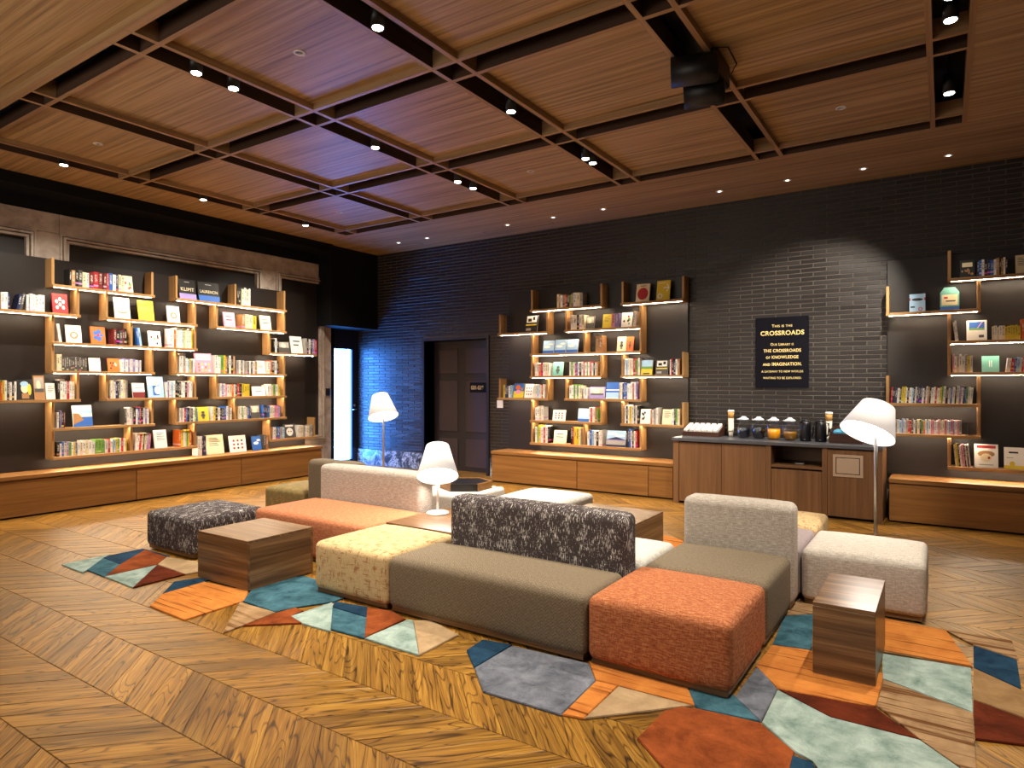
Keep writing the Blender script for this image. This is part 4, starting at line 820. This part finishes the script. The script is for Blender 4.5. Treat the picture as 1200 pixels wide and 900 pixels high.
# ------------------------------------------------------------------ books
SHELF_BOOKS = [
 ('L','top-row left shelf',2.7015,[
   ('run', 3.621, 3.84, 0.216, 'ktkdcw'),
   ('run', 3.849, 3.998, 0.217, 'mrm'),
   ('run', 4.008, 4.182, 0.226, 'mrbwn'),
   ('run', 4.187, 4.255, 0.222, 'cc'),
   ('face', 4.255, 4.383, 0.224, 'c', 'floral'),
 ]),
 ('L','second-row left shelf',2.3565,[
   ('run', 2.932, 3.013, 0.202, 'wwn'),
   ('run', 3.078, 3.17, 0.205, 'nd', 10),
   ('run', 3.174, 3.359, 0.217, 'wewwwww'),
   ('face', 3.448, 3.621, 0.243, 'r', 'dots'),
 ]),
 ('L','second-row middle shelf',2.3565,[
   ('face', 4.15, 4.351, 0.277, 'w', 'food'),
   ('face', 4.449, 4.661, 0.271, 'y', 'text'),
   ('face', 4.836, 5.016, 0.234, 'w', 'ring'),
 ]),
 ('L','top-row right shelf',2.7015,[
   ('face', 4.997, 5.259, 0.285, 'k', 'title1'),
   ('face', 5.278, 5.621, 0.285, 'k', 'title2'),
   ('run', 5.879, 5.936, 0.285, 'kk'),
   ('run', 5.95, 6.103, 0.285, 'cwcw'),
 ]),
 ('L','second-row right shelf',2.3565,[
   ('face', 5.676, 5.871, 0.224, 'p', 'plain'),
   ('run', 5.957, 6.207, 0.226, 'tccy'),
   ('face', 6.298, 6.499, 0.228, 'c', 'plain'),
 ]),
 ('L','third-row left shelf',2.0115,[
   ('run', 3.479, 3.529, 0.23, 'ww', -8),
   ('face', 3.593, 3.772, 0.218, 'w', 'ring'),
   ('face', 3.869, 4.048, 0.218, 'o', 'flower'),
   ('run', 4.13, 4.287, 0.214, 'mkdmk'),
   ('run', 4.394, 4.482, 0.264, 'bl', -8),
   ('face', 4.582, 4.754, 0.212, 'w', 'floral'),
   ('run', 4.859, 5.177, 0.284, 'wwowwwlywcwy'),
 ]),
 ('L','third-row right shelf',2.0115,[
   ('run', 6.515, 6.611, 0.233, 'kwk'),
   ('face', 6.627, 6.856, 0.189, 'd', 'photo'),
   ('face', 6.873, 7.111, 0.285, 'w', 'plain'),
   ('run', 7.128, 7.376, 0.285, 'ekwkvr'),
 ]),
 ('L','fourth-row left shelf',1.6665,[
   ('run', 3.488, 3.538, 0.201, 'cc'),
   ('run', 3.543, 3.815, 0.176, 'dddddddddddd'),
   ('face', 3.849, 3.987, 0.168, 'w', 'text'),
   ('face', 4.068, 4.213, 0.17, 'o', 'floral'),
   ('run', 4.218, 4.471, 0.177, 'wvwvwvwvw'),
 ]),
 ('L','fourth-row right shelf',1.6665,[
   ('run', 4.991, 5.077, 0.284, 'we'),
   ('run', 5.081, 5.215, 0.204, 'wlyew'),
   ('face', 5.234, 5.507, 0.285, 'p', 'grid'),
   ('run', 5.52, 5.608, 0.268, 'ww'),
   ('run', 5.612, 5.843, 0.285, 'gytkwkt'),
   ('run', 5.871, 6.015, 0.218, 'ewdwe'),
   ('run', 6.022, 6.222, 0.21, 'edwdwt'),
   ('face', 6.23, 6.39, 0.203, 'w', 'text'),
   ('run', 6.406, 6.611, 0.222, 'wokwk'),
 ]),
 ('L','fifth-row left shelf',1.3215,[
   ('run', 2.928, 3.078, 0.234, 'oywkwkw'),
   ('face', 3.086, 3.255, 0.235, 'k', 'portrait'),
   ('face', 3.259, 3.377, 0.285, 't', 'photo'),
   ('face', 3.381, 3.484, 0.196, 'w', 'text'),
   ('run', 3.493, 3.677, 0.248, 'kwwwrwc'),
 ]),
 ('L','fifth-row middle shelf',1.3215,[
   ('run', 4.094, 4.297, 0.241, 'wcwnkewce'),
   ('face', 4.372, 4.537, 0.198, 'w', 'redblock'),
   ('face', 4.571, 4.795, 0.285, 'l', 'photo2'),
   ('run', 4.806, 5.177, 0.234, 'wvwlwkkdwwkpww'),
 ]),
 ('L','fifth-row right shelf',1.3215,[
   ('run', 5.601, 5.957, 0.2, 'wvwpwcowkrk'),
   ('run', 5.962, 6.088, 0.201, 'yyy'),
   ('face', 6.147, 6.39, 0.148, 'w', 'plain'),
   ('run', 6.406, 6.643, 0.188, 'wwcgwy'),
 ]),
 ('L','sixth-row left shelf',0.9765,[
   ('run', 3.488, 3.575, 0.211, 'wkvkm'),
   ('face', 3.668, 3.898, 0.266, 'w', 'sea'),
   ('run', 4.266, 4.571, 0.227, 'dwwekwbrkwvw'),
 ]),
 ('L','sixth-row right shelf',0.9765,[
   ('run', 4.991, 5.253, 0.207, 'wewrbkedwgb'),
   ('face', 5.265, 5.447, 0.2, 'y', 'figure'),
   ('run', 5.474, 5.787, 0.205, 'wykwkdbwew'),
   ('run', 5.9, 6.118, 0.194, 'cwgwcbn'),
   ('face', 6.125, 6.298, 0.202, 'd', 'photo'),
   ('run', 6.321, 6.643, 0.208, 'bndbwcwppv'),
 ]),
 ('L','bottom-row left shelf',0.6315,[
   ('run', 3.488, 3.705, 0.175, 'kwbcvgwyb'),
   ('run', 3.71, 3.908, 0.176, 'wcwcww'),
   ('run', 3.913, 4.018, 0.186, 'ggg'),
   ('run', 4.023, 4.119, 0.179, 'wrw'),
   ('run', 4.13, 4.287, 0.18, 'lygwrwy'),
   ('run', 4.394, 4.605, 0.229, 'wwrckcvp', 5),
   ('face', 4.656, 4.836, 0.248, 'w', 'text'),
   ('run', 4.979, 5.164, 0.241, 'oywcgyo'),
 ]),
 ('L','bottom-row right shelf',0.6315,[
   ('run', 6.515, 6.724, 0.194, 'wdbel'),
   ('face', 6.732, 6.965, 0.223, 'd', 'portrait2'),
   ('run', 6.982, 7.287, 0.195, 'wwcewcee'),
 ]),
 ('L','ledge below the shelves',0.476,[
   ('run', 5.259, 5.382, 0.285, 'wwkn'),
   ('face', 5.395, 5.69, 0.285, 'c', 'text'),
   ('face', 5.773, 6.059, 0.252, 'w', 'icons'),
   ('face', 6.162, 6.321, 0.224, 'b', 'sky'),
   ('run', 6.336, 6.421, 0.269, 'dt'),
 ]),
 ('M','top-row left shelf',2.6435,[
   ('run', -4.821, -4.554, 0.209, 'ctwdorkgt'),
   ('run', -4.547, -4.392, 0.21, 'wce'),
 ]),
 ('M','top-row right shelf',2.6435,[
   ('face', -3.582, -3.374, 0.256, 'c', 'redcircle'),
   ('face', -3.283, -3.084, 0.277, 'y', 'arrow'),
 ]),
 ('M','second-row left shelf',2.306,[
   ('face', -5.412, -5.18, 0.265, 'k', 'mag'),
 ]),
 ('M','second-row right shelf',2.306,[
   ('run', -4.59, -4.364, 0.236, 'wwkwc'),
   ('face', -4.357, -4.213, 0.193, 'd', 'photo'),
   ('face', -4.091, -3.944, 0.202, 'y', 'text'),
   ('run', -3.931, -3.819, 0.205, 'pv'),
   ('face', -3.8, -3.632, 0.208, 'w', 'floral'),
   ('run', -3.613, -3.544, 0.223, 'ww', 5),
 ]),
 ('M','third-row shelf',1.9685,[
   ('face', -5.089, -4.887, 0.198, 'l', 'sky'),
   ('face', -4.883, -4.683, 0.203, 'l', 'sky'),
   ('face', -4.679, -4.483, 0.201, 'l', 'sky'),
   ('run', -4.185, -4.077, 0.239, 'tt'),
   ('face', -3.865, -3.722, 0.207, 'c', 'figure'),
   ('face', -3.719, -3.613, 0.202, 'o', 'figure'),
 ]),
 ('M','fourth-row left shelf',1.631,[
   ('run', -5.21, -4.954, 0.208, 'wworwcw'),
   ('face', -4.917, -4.733, 0.21, 'a', 'figure'),
   ('run', -4.611, -4.145, 0.207, 'wgwrbwkwrwgwrwkwt'),
 ]),
 ('M','fourth-row right shelf',1.631,[
   ('run', -3.735, -3.506, 0.24, 'wlwcwrgw'),
   ('face', -3.503, -3.332, 0.206, 'y', 'land'),
   ('face', -3.295, -3.108, 0.202, 'd', 'mag'),
   ('run', -3.078, -2.943, 0.221, 'wrknwt'),
 ]),
 ('M','fifth-row left shelf',1.2935,[
   ('run', -5.795, -5.633, 0.216, 'ynkwl'),
   ('face', -5.625, -5.427, 0.222, 'y', 'kids'),
   ('face', -5.419, -5.256, 0.216, 'w', 'icons'),
   ('run', -5.249, -5.036, 0.215, 'wwclwcrw'),
 ]),
 ('M','fifth-row right shelf',1.2935,[
   ('run', -4.611, -4.406, 0.209, 'wwgwgwc'),
   ('run', -4.399, -4.316, 0.178, 'ww', -6),
   ('face', -4.302, -4.044, 0.172, 'v', 'photo'),
   ('face', -4.04, -3.826, 0.239, 'b', 'sea2'),
   ('run', -3.813, -3.544, 0.251, 'cwnbbwwwrwv'),
 ]),
 ('M','sixth-row left shelf',0.956,[
   ('run', -5.203, -5.059, 0.222, 'wwcw'),
   ('face', -4.917, -4.69, 0.164, 'w', 'icons'),
   ('face', -4.49, -4.295, 0.191, 'l', 'sky'),
   ('run', -4.288, -4.145, 0.22, 'wrwcrg'),
 ]),
 ('M','sixth-row right shelf',0.956,[
   ('run', -3.735, -3.518, 0.267, 'wkwywkwk'),
   ('face', -3.515, -3.357, 0.205, 'w', 'floral'),
   ('run', -3.351, -3.241, 0.225, 'twew'),
   ('face', -3.198, -3.055, 0.206, 'c', 'text'),
   ('run', -3.049, -2.943, 0.243, 'wkgc'),
 ]),
 ('M','bottom-row shelf',0.6185,[
   ('run', -5.203, -4.954, 0.269, 'wgywrwk'),
   ('face', -4.902, -4.676, 0.196, 'c', 'plain'),
   ('run', -4.59, -4.427, 0.263, 'kryyc'),
   ('run', -4.316, -4.084, 0.231, 'wblwkww'),
   ('face', -4.037, -3.722, 0.225, 'v', 'lake'),
   ('run', -3.709, -3.544, 0.259, 'knbwkwr'),
 ]),
 ('R','top-row shelf',2.6435,[
   ('face', 0.14, 0.278, 0.194, 'k', 'gold'),
   ('run', 0.293, 0.553, 0.185, 'nbwknbwtktwk'),
   ('face', 0.616, 0.714, 0.199, 'c', 'text'),
 ]),
 ('R','second-row shelf',2.306,[
   ('face', -0.326, -0.166, 0.202, 'l', 'mask'),
   ('face', -0.04, 0.144, 0.253, 'a', 'house'),
 ]),
 ('R','third-row shelf',1.9685,[
   ('run', 0.079, 0.129, 0.228, 'ww', -6),
   ('face', 0.197, 0.385, 0.217, 'w', 'rainbow'),
   ('run', 0.425, 0.658, 0.15, 'cwcwcyyyyyy'),
   ('run', 0.665, 0.836, 0.236, 'okrwtk'),
 ]),
 ('R','fourth-row shelf',1.631,[
   ('run', 0.079, 0.256, 0.196, 'pwcwweyw'),
   ('face', 0.33, 0.489, 0.171, 'a', 'vase'),
   ('run', 0.539, 0.789, 0.156, 'wwrblwrwrkw', 6),
 ]),
 ('R','fifth-row shelf',1.2935,[
   ('run', -0.503, 0.264, 0.19, 'rknwkyywkwlkwdnnwdwtkwwrwygwkwbwkwvwnbgww', 4),
 ]),
 ('R','sixth-row shelf',0.956,[
   ('run', -0.503, 0.159, 0.161, 'wkewlvlwerrdwkckgowlwppwwpccpwlpvwpe'),
 ]),
 ('R','bottom-row shelf',0.6185,[
   ('run', 0.083, 0.241, 0.256, 'cyykwppkwkw', -5),
   ('face', 0.264, 0.482, 0.249, 'w', 'bakery'),
   ('face', 0.518, 0.727, 0.226, 'w', 'yellowfoot'),
 ]),
]

def unit_book():
    bm = bmesh.new()
    add_box(bm, (0, 0, 0), (1, .06, 1), 0); add_box(bm, (0, .06, 0), (.12, 1, 1), 0); add_box(bm, (.88, .06, 0), (1, 1, 1), 0); add_box(bm, (.12, .06, .01), (.88, .98, .975), 1)
    uvl = bm.loops.layers.uv.verify()
    for f in bm.faces:
        for l in f.loops: l[uvl].uv = (l.vert.co.x, l.vert.co.z)
    bmesh.ops.recalc_face_normals(bm, faces=bm.faces[:]); return bm
bm = unit_book(); spine_me = bpy.data.meshes.new('book'); bm.to_mesh(spine_me); bm.free(); spine_me.materials.append(M['cover']); spine_me.materials.append(M['paper'])
ORD = lambda n: '%d%s' % (n, 'th' if 10 < n % 100 < 14 else {1: 'st', 2: 'nd', 3: 'rd'}.get(n % 10, 'th'))
CASE = {'L': 'left bookcase', 'M': 'middle bookcase', 'R': 'right bookcase'}
DES = dict(floral='with small floral print', dots='with white dots', food='with a bowl picture', text='with lines of lettering', ring='with a ring picture', title1='with purple foot', title2='with blue foot', plain='with plain cover', flower='with blue petals',
 photo='with photo cover', photo2='with pale photo cover', grid='with white title panel', portrait='with amber and blue patch', redblock='with dark red foot', sea='with sea view cover', figure='with small figure', portrait2='with pale face patch', icons='with rows of small icons', sky='with sky picture',
 redcircle='with large red disc', arrow='with white arrow and ring', mag='with bold white blocks', land='with landscape cover', kids='with bright round patches', sea2='with blue sea cover', lake='with violet lake view', gold='with gold title patch', mask='with black oval', house='shaped like a house', rainbow='with rainbow picture', vase='with teal vase shape', bakery='with red heading and bun', yellowfoot='with yellow foot')
def disc(cx, cy, r, c, n=14, ry=None): return ('p', [(cx + r * math.cos(2 * PI * i / n), cy + (ry or r) * math.sin(2 * PI * i / n)) for i in range(n)], c)
def rect(a, b, c, d, col): return ('p', [(a, b), (c, b), (c, d), (a, d)], col)
def ringp(cx, cy, r, w, c, n=16):
    return ('r', (cx, cy, r, w, n), c)
def rows(n, x0, x1, y0, y1, c, fill=.55):
    return [rect(x0, y0 + (y1 - y0) * i / n, x1 - (x1 - x0) * random.uniform(0, .35), y0 + (y1 - y0) * (i + fill) / n, c) for i in range(n)]
def design(d):                                         # flat print on a unit cover, x right, y up
    if d == 'floral': return [disc(random.uniform(.2, .8), random.uniform(.2, .8), .09, random.choice('krag'), 8) for _ in range(7)]
    if d == 'dots': return [disc(x, y, .10, 'w', 10) for x, y in ((.5, .45), (.28, .6), (.5, .72), (.72, .6), (.3, .3), (.7, .3))]
    if d == 'food': return [disc(.5, .38, .34, 't', ry=.16), disc(.5, .42, .30, 'c', ry=.12), rect(.2, .78, .8, .88, 'e')]
    if d in ('text', 'plain'): return rows(5 if d == 'text' else 2, .2, .85, .45, .9, 'd' , .35)
    if d == 'ring': return [ringp(.5, .42, .28, .13, 't'), rect(.1, .86, .9, .96, 'l')]
    if d == 'title1': return [rect(0, 0, 1, .28, 'v'), rect(.35, .86, .65, .89, 'e')]
    if d == 'title2': return [rect(0, 0, 1, .30, 'b'), rect(.35, .86, .65, .89, 'e')]
    if d == 'flower': return [disc(.5 + .22 * math.cos(a), .5 + .22 * math.sin(a), .17, 'b', 8, .07 + .08 * abs(math.sin(a))) for a in (0, 1.3, 2.5, 3.8, 5.0)] + [disc(.5, .5, .08, 'r', 8)]
    if d == 'photo': return [rect(.08, .3, .92, .92, 'e'), disc(.45, .6, .2, 'c', 10), rect(.08, .3, .92, .45, 'd')]
    if d == 'photo2': return [disc(.5, .72, .14, 'c', 12), rect(.3, .1, .7, .58, 'b'), disc(.6, .35, .2, 'w', 10)]
    if d == 'grid': return [rect(.08, .66, .92, .94, 'w')] + [disc(.2 + .2 * i, .12 + .16 * j, .06, random.choice('wyow'), 6) for i in range(4) for j in range(3)]
    if d == 'portrait': return [disc(.5, .55, .24, 'c', 12), disc(.5, .78, .26, 'l', 12, .14), rect(.3, .05, .75, .3, 't'), disc(.8, .5, .12, 'y', 8, .3)]
    if d == 'portrait2': return [disc(.5, .42, .3, 'w', 12), disc(.4, .45, .05, 'k', 8), disc(.62, .45, .05, 'k', 8), rect(.15, .8, .85, .92, 'w')]
    if d == 'redblock': return [rect(0, 0, 1, .4, 'm'), rect(.15, .65, .8, .72, 'e')]
    if d == 'sea': return [rect(.0, .0, 1, .45, 'b'), ('p', [(0, .1), (.55, .3), (.3, .6), (0, .66)], 't'), rect(.0, .62, 1, .8, 'l')]
    if d == 'sea2': return [rect(0, 0, 1, .38, 'l'), rect(0, .5, 1, .56, 'w'), rect(0, .0, 1, .06, 'w')]
    if d == 'figure': return [disc(.5, .6, .16, 'd', 8, .1), disc(.5, .38, .2, 'd', 8, .14), rect(.4, .14, .6, .24, 'd')]
    if d == 'icons': return [disc(.25 + .25 * i, .25 + .22 * j, .07, random.choice('rdr'), 8) for i in range(3) for j in range(3)]
    if d == 'sky': return [rect(.0, .0, 1, .22, 'b'), disc(.4, .5, .3, 'w', 12, .1), disc(.7, .7, .22, 'w', 12, .07)]
    if d == 'redcircle': return [disc(.5, .44, .40, 'r', 24, .34), rect(.3, .86, .7, .90, 'd')]
    if d == 'arrow': return [ringp(.27, .22, .2, .08, 'w'), rect(.5, .60, .88, .66, 'w'), ('p', [(.70, .83), (.78, .83), (.96, .63), (.78, .43), (.70, .43), (.86, .63)], 'w'), rect(.1, .86, .6, .9, 'w')]
    if d == 'mag': return [rect(.1, .56, .9, .95, 'w'), rect(.2, .62, .5, .8, 'k'), rect(.6, .7, .8, .9, 'k'), rect(.05, .38, .95, .46, 'y'), rect(.1, .08, .5, .22, 'e')]
    if d == 'land': return [rect(0, .55, 1, 1, 'l'), rect(0, .4, 1, .56, 'g'), rect(.2, .04, .8, .12, 'k')]
    if d == 'kids': return [rect(0, .45, 1, 1, 'b'), disc(.4, .72, .25, 'o', 10, .18), disc(.45, .4, .28, 'p', 10, .15), disc(.8, .6, .12, 't', 8)]
    if d == 'lake': return [rect(0, .42, 1, 1, 'l'), disc(.3, .8, .25, 'w', 10, .08), disc(.7, .68, .25, 'w', 10, .07), ('p', [(0, .42), (.2, .5), (.5, .6), (.8, .5), (1, .42)], 'n'), rect(0, .1, 1, .36, 'e'), rect(0, .0, 1, .10, 'n')]
    if d == 'gold': return [rect(.15, .6, .85, .85, 'c')] + [disc(random.uniform(.15, .85), random.uniform(.1, .55), .07, 't', 6) for _ in range(9)]
    if d == 'mask': return [disc(.5, .68, .36, 'k', 14, .08), rect(.0, .62, .07, .78, 'r'), rect(.93, .62, 1, .78, 'r'), rect(.08, .22, .35, .3, 'k'), ringp(.7, .14, .14, .05, 'r')]
    if d == 'house': return [rect(.08, .2, .92, .68, 'c'), rect(.2, .5, .4, .58, 'r'), rect(.3, .36, .8, .42, 'd'), rect(0, 0, 1, .14, 'b')]
    if d == 'rainbow': return [rect(.12, .5, .88, .92, 'b'), rect(.12, .5, .88, .6, 'g'), ('p', [(.5, .6), (.56, .6), (.82, .92), (.74, .92)], 'p'), rect(.6, .12, .85, .26, 'd')]
    if d == 'vase': return [disc(.5, .42, .42, 'a', 14, .38), rect(.42, .3, .46, .7, 'w'), rect(.54, .3, .58, .7, 'w')]
    if d == 'bakery': return [rect(.1, .82, .9, .94, 'r'), disc(.5, .58, .36, 't', 14, .14), disc(.5, .42, .25, 'c', 12, .18), disc(.62, .42, .06, 'r', 8), rect(.2, .1, .8, .14, 'e')]
    if d == 'yellowfoot': return [rect(0, 0, 1, .16, 'y'), disc(.35, .24, .12, 'y', 10), rect(.2, .72, .6, .8, 'k'), rect(.1, .5, .4, .53, 'e')]
    return []
def printed(dname, w, h, parent):
    bm = bmesh.new(); cols = []; z = 0
    for kind, p, c in design(dname):
        z += 1; y = -.0006 - .00012 * z
        if c not in cols: cols.append(c)
        mi = cols.index(c)
        if kind == 'p': bm.faces.new([bm.verts.new((a * w, y, b * h)) for a, b in p]).material_index = mi
        else:
            cx, cy, r, wd, n_ = p; k_ = w / h
            o_ = [bm.verts.new(((cx + r * math.cos(2 * PI * i / n_)) * w, y, (cy + r * k_ * math.sin(2 * PI * i / n_)) * h)) for i in range(n_)]
            q_ = [bm.verts.new(((cx + (r - wd) * math.cos(2 * PI * i / n_)) * w, y, (cy + (r - wd) * k_ * math.sin(2 * PI * i / n_)) * h)) for i in range(n_)]
            for i in range(n_): bm.faces.new((o_[i], o_[(i + 1) % n_], q_[(i + 1) % n_], q_[i])).material_index = mi
    if not cols: bm.free(); return None
    for f in bm.faces:
        f.normal_update()
        if f.normal.y > 0: f.normal_flip()
    me = bpy.data.meshes.new('cover_print'); bm.to_mesh(me); bm.free()
    for c in cols: me.materials.append(INK[c])
    return new_obj('cover_print', me, parent)
def place(o, case, along, depth, z):                   # local x along the wall, local -y out of the wall
    if case == 'L': o.location = (-8.835 - depth, along, z); return PI / 2
    o.location = (along, 8.44 + depth, z); return 0
spines = []
for case, phrase, zt, items in SHELF_BOOKS:
    n = 0
    for it in items:
        kind, a, b, h = it[:4]
        if kind == 'run':
            codes = it[4]; lean = it[5] if len(it) > 5 else 0; wts = [random.uniform(.7, 1.35) for _ in codes]; tot = sum(wts); hh = h
            span = b - a - (abs(math.sin(math.radians(lean))) * h if lean else 0); span = max(span, .6 * (b - a)); pos = a + (abs(math.sin(math.radians(lean))) * h if lean < 0 else 0)
            for c, w in zip(codes, wts):
                n += 1; w = w / tot * span; hb = h * random.uniform(.86, 1.0); p0 = pos
                pr = project((-8.9, pos, zt) if case == 'L' else (pos, 8.5, zt)); vis = 0
                if pr and 0 <= pr[0] <= 1200: vis = w * hb / pr[2] ** 2 * (10 if case != 'L' or True else 1)
                spines.append([vis, case, phrase, zt + .0006, p0, w, hb, c, lean, n]); pos += w
        else:
            n += 1; a, b = a + (b - a) * .03, b - (b - a) * .03; w = b - a; code, des = it[4], it[5]; dp = .022 if h > .2 else .016
            lab = f'{CNAME[code]} book {DES[des]}, {ORD(n)} from left, {phrase}, {CASE[case]}'
            t = thing('display_book', lab, 'book', (0, 0, 0), 'books shown cover out'); rz = place(t, case, a, .055, zt + .0008); t.location.z += dp * .192; t.rotation_euler = (-math.radians(11), 0, rz)
            bm = bmesh.new()
            if des == 'house':
                pts = [(0, 0), (w, 0), (w, h * .78), (w * .78, h), (w * .22, h), (0, h * .78)]
                f_ = [bm.verts.new((x, 0, z)) for x, z in pts]; r_ = [bm.verts.new((x, dp, z)) for x, z in pts]; bm.faces.new(f_); bm.faces.new(r_[::-1])
                for i in range(6): bm.faces.new((f_[i], r_[i], r_[(i + 1) % 6], f_[(i + 1) % 6]))
            else: add_box(bm, (0, 0, 0), (w, .003, h)); add_box(bm, (0, dp - .003, 0), (w, dp, h)); add_box(bm, (0, .003, 0), (.003, dp - .003, h))
            finish('cover', bm, INK[code], t)
            if des != 'house': bm = bmesh.new(); add_box(bm, (.003, .003, .002), (w - .003, dp - .003, h - .003)); finish('pages', bm, M['paper'], t)
            printed(des, w, h, t)
            if des in ('title1', 'title2', 'grid'):
                s_, tw_, th_, zz, mt_ = {'title1': ('KLIMT', .78, .17, .50, INK['c']), 'title2': ('LAURENCIN', .84, .15, .50, INK['c']), 'grid': ('A to Z', .6, .14, .78, INK['d'])}[des]
                q = text(s_, w * tw_, h * th_, (0, 0, 0), mt_, None, name='cover_title'); q.parent = t; q.location = (w / 2, -.0016, h * zz); q.rotation_euler = (PI / 2, 0, 0)
spines.sort(key=lambda s_: -s_[0])
bms = []
N_IND = 235
def spine_matrix(s_):
    vis, case, phrase, z, a, w, h, c, lean, n = s_
    dpt = .15 + (hash((round(a, 3), c)) % 100) / 100 * .015
    T = Matrix.Translation((-8.875, a, z) if case == 'L' else (a, 8.48, z))
    R_ = Matrix.Rotation(PI / 2 if case == 'L' else 0, 4, 'Z')
    Ln = Matrix.Identity(4)
    if lean: Ln = Matrix.Rotation(math.radians(lean), 4, 'Y') if lean > 0 else Matrix.Translation((w, 0, 0)) @ Matrix.Rotation(math.radians(lean), 4, 'Y') @ Matrix.Translation((-w, 0, 0))
    Lf = Matrix.Translation((0, 0, abs(math.sin(math.radians(lean))) * w if lean else 0))
    return T @ R_ @ Lf @ Ln, (w * .97, .15, h)
def tint(c):
    v = srgb(BOOKCOL[c]); k = random.uniform(.85, 1.08); return tuple(min(1, x * k) for x in v) + (1,)
for s_ in spines[:N_IND]:
    vis, case, phrase, z, a, w, h, c, lean, n = s_
    mt, sc_ = spine_matrix(s_); o = bpy.data.objects.new('book', spine_me); COL.objects.link(o); o.matrix_world = mt; o.scale = sc_; o.color = tint(c)
    tag(o, f'{CNAME[c]} book spine, {ORD(n)} from left, {phrase}, {CASE[case]}', 'book', 'upright books on the ' + phrase)
bm = bmesh.new(); cl = bm.loops.layers.float_color.new('Col'); uvl = bm.loops.layers.uv.verify(); ub = unit_book(); ubl = ub.loops.layers.uv.verify()
for s_ in spines[N_IND:]:
    mt, sc_ = spine_matrix(s_); mm = mt @ Matrix.Diagonal((*sc_, 1)); vm = {v: bm.verts.new(mm @ v.co) for v in ub.verts}; tc = tint(s_[7])
    for f in ub.faces:
        nf = bm.faces.new([vm[v] for v in f.verts]); nf.material_index = f.material_index
        for l0, l1 in zip(f.loops, nf.loops): l1[cl] = tc; l1[uvl].uv = l0[ubl].uv
ub.free()
me = bpy.data.meshes.new('packed_books'); bm.to_mesh(me); bm.free(); me.materials.append(M['cover_packed']); me.materials.append(M['paper'])
tag(new_obj('packed_books', me), 'the many thinnest upright books filling the shelves between the larger ones', 'books', None, 'stuff')
t = thing('bookend', 'small black T shaped bookend at the end of the sixth-row shelf, right bookcase', 'bookend', (.22, 8.5, MZ(1) + TH + .0005))
pbox('foot_plate', (.19, 8.47, MZ(1) + TH + .0005), (.26, 8.58, MZ(1) + TH + .003), M['black_metal'], t); pbox('upright_plate', (.218, 8.49, MZ(1) + TH + .003), (.226, 8.56, MZ(1) + TH + .135), M['black_metal'], t); pbox('top_bar', (.178, 8.50, MZ(1) + TH + .125), (.266, 8.51, MZ(1) + TH + .137), M['black_metal'], t)
print('books: spines', len(spines), 'planks', len(planks), 'bricks', len(bricks))
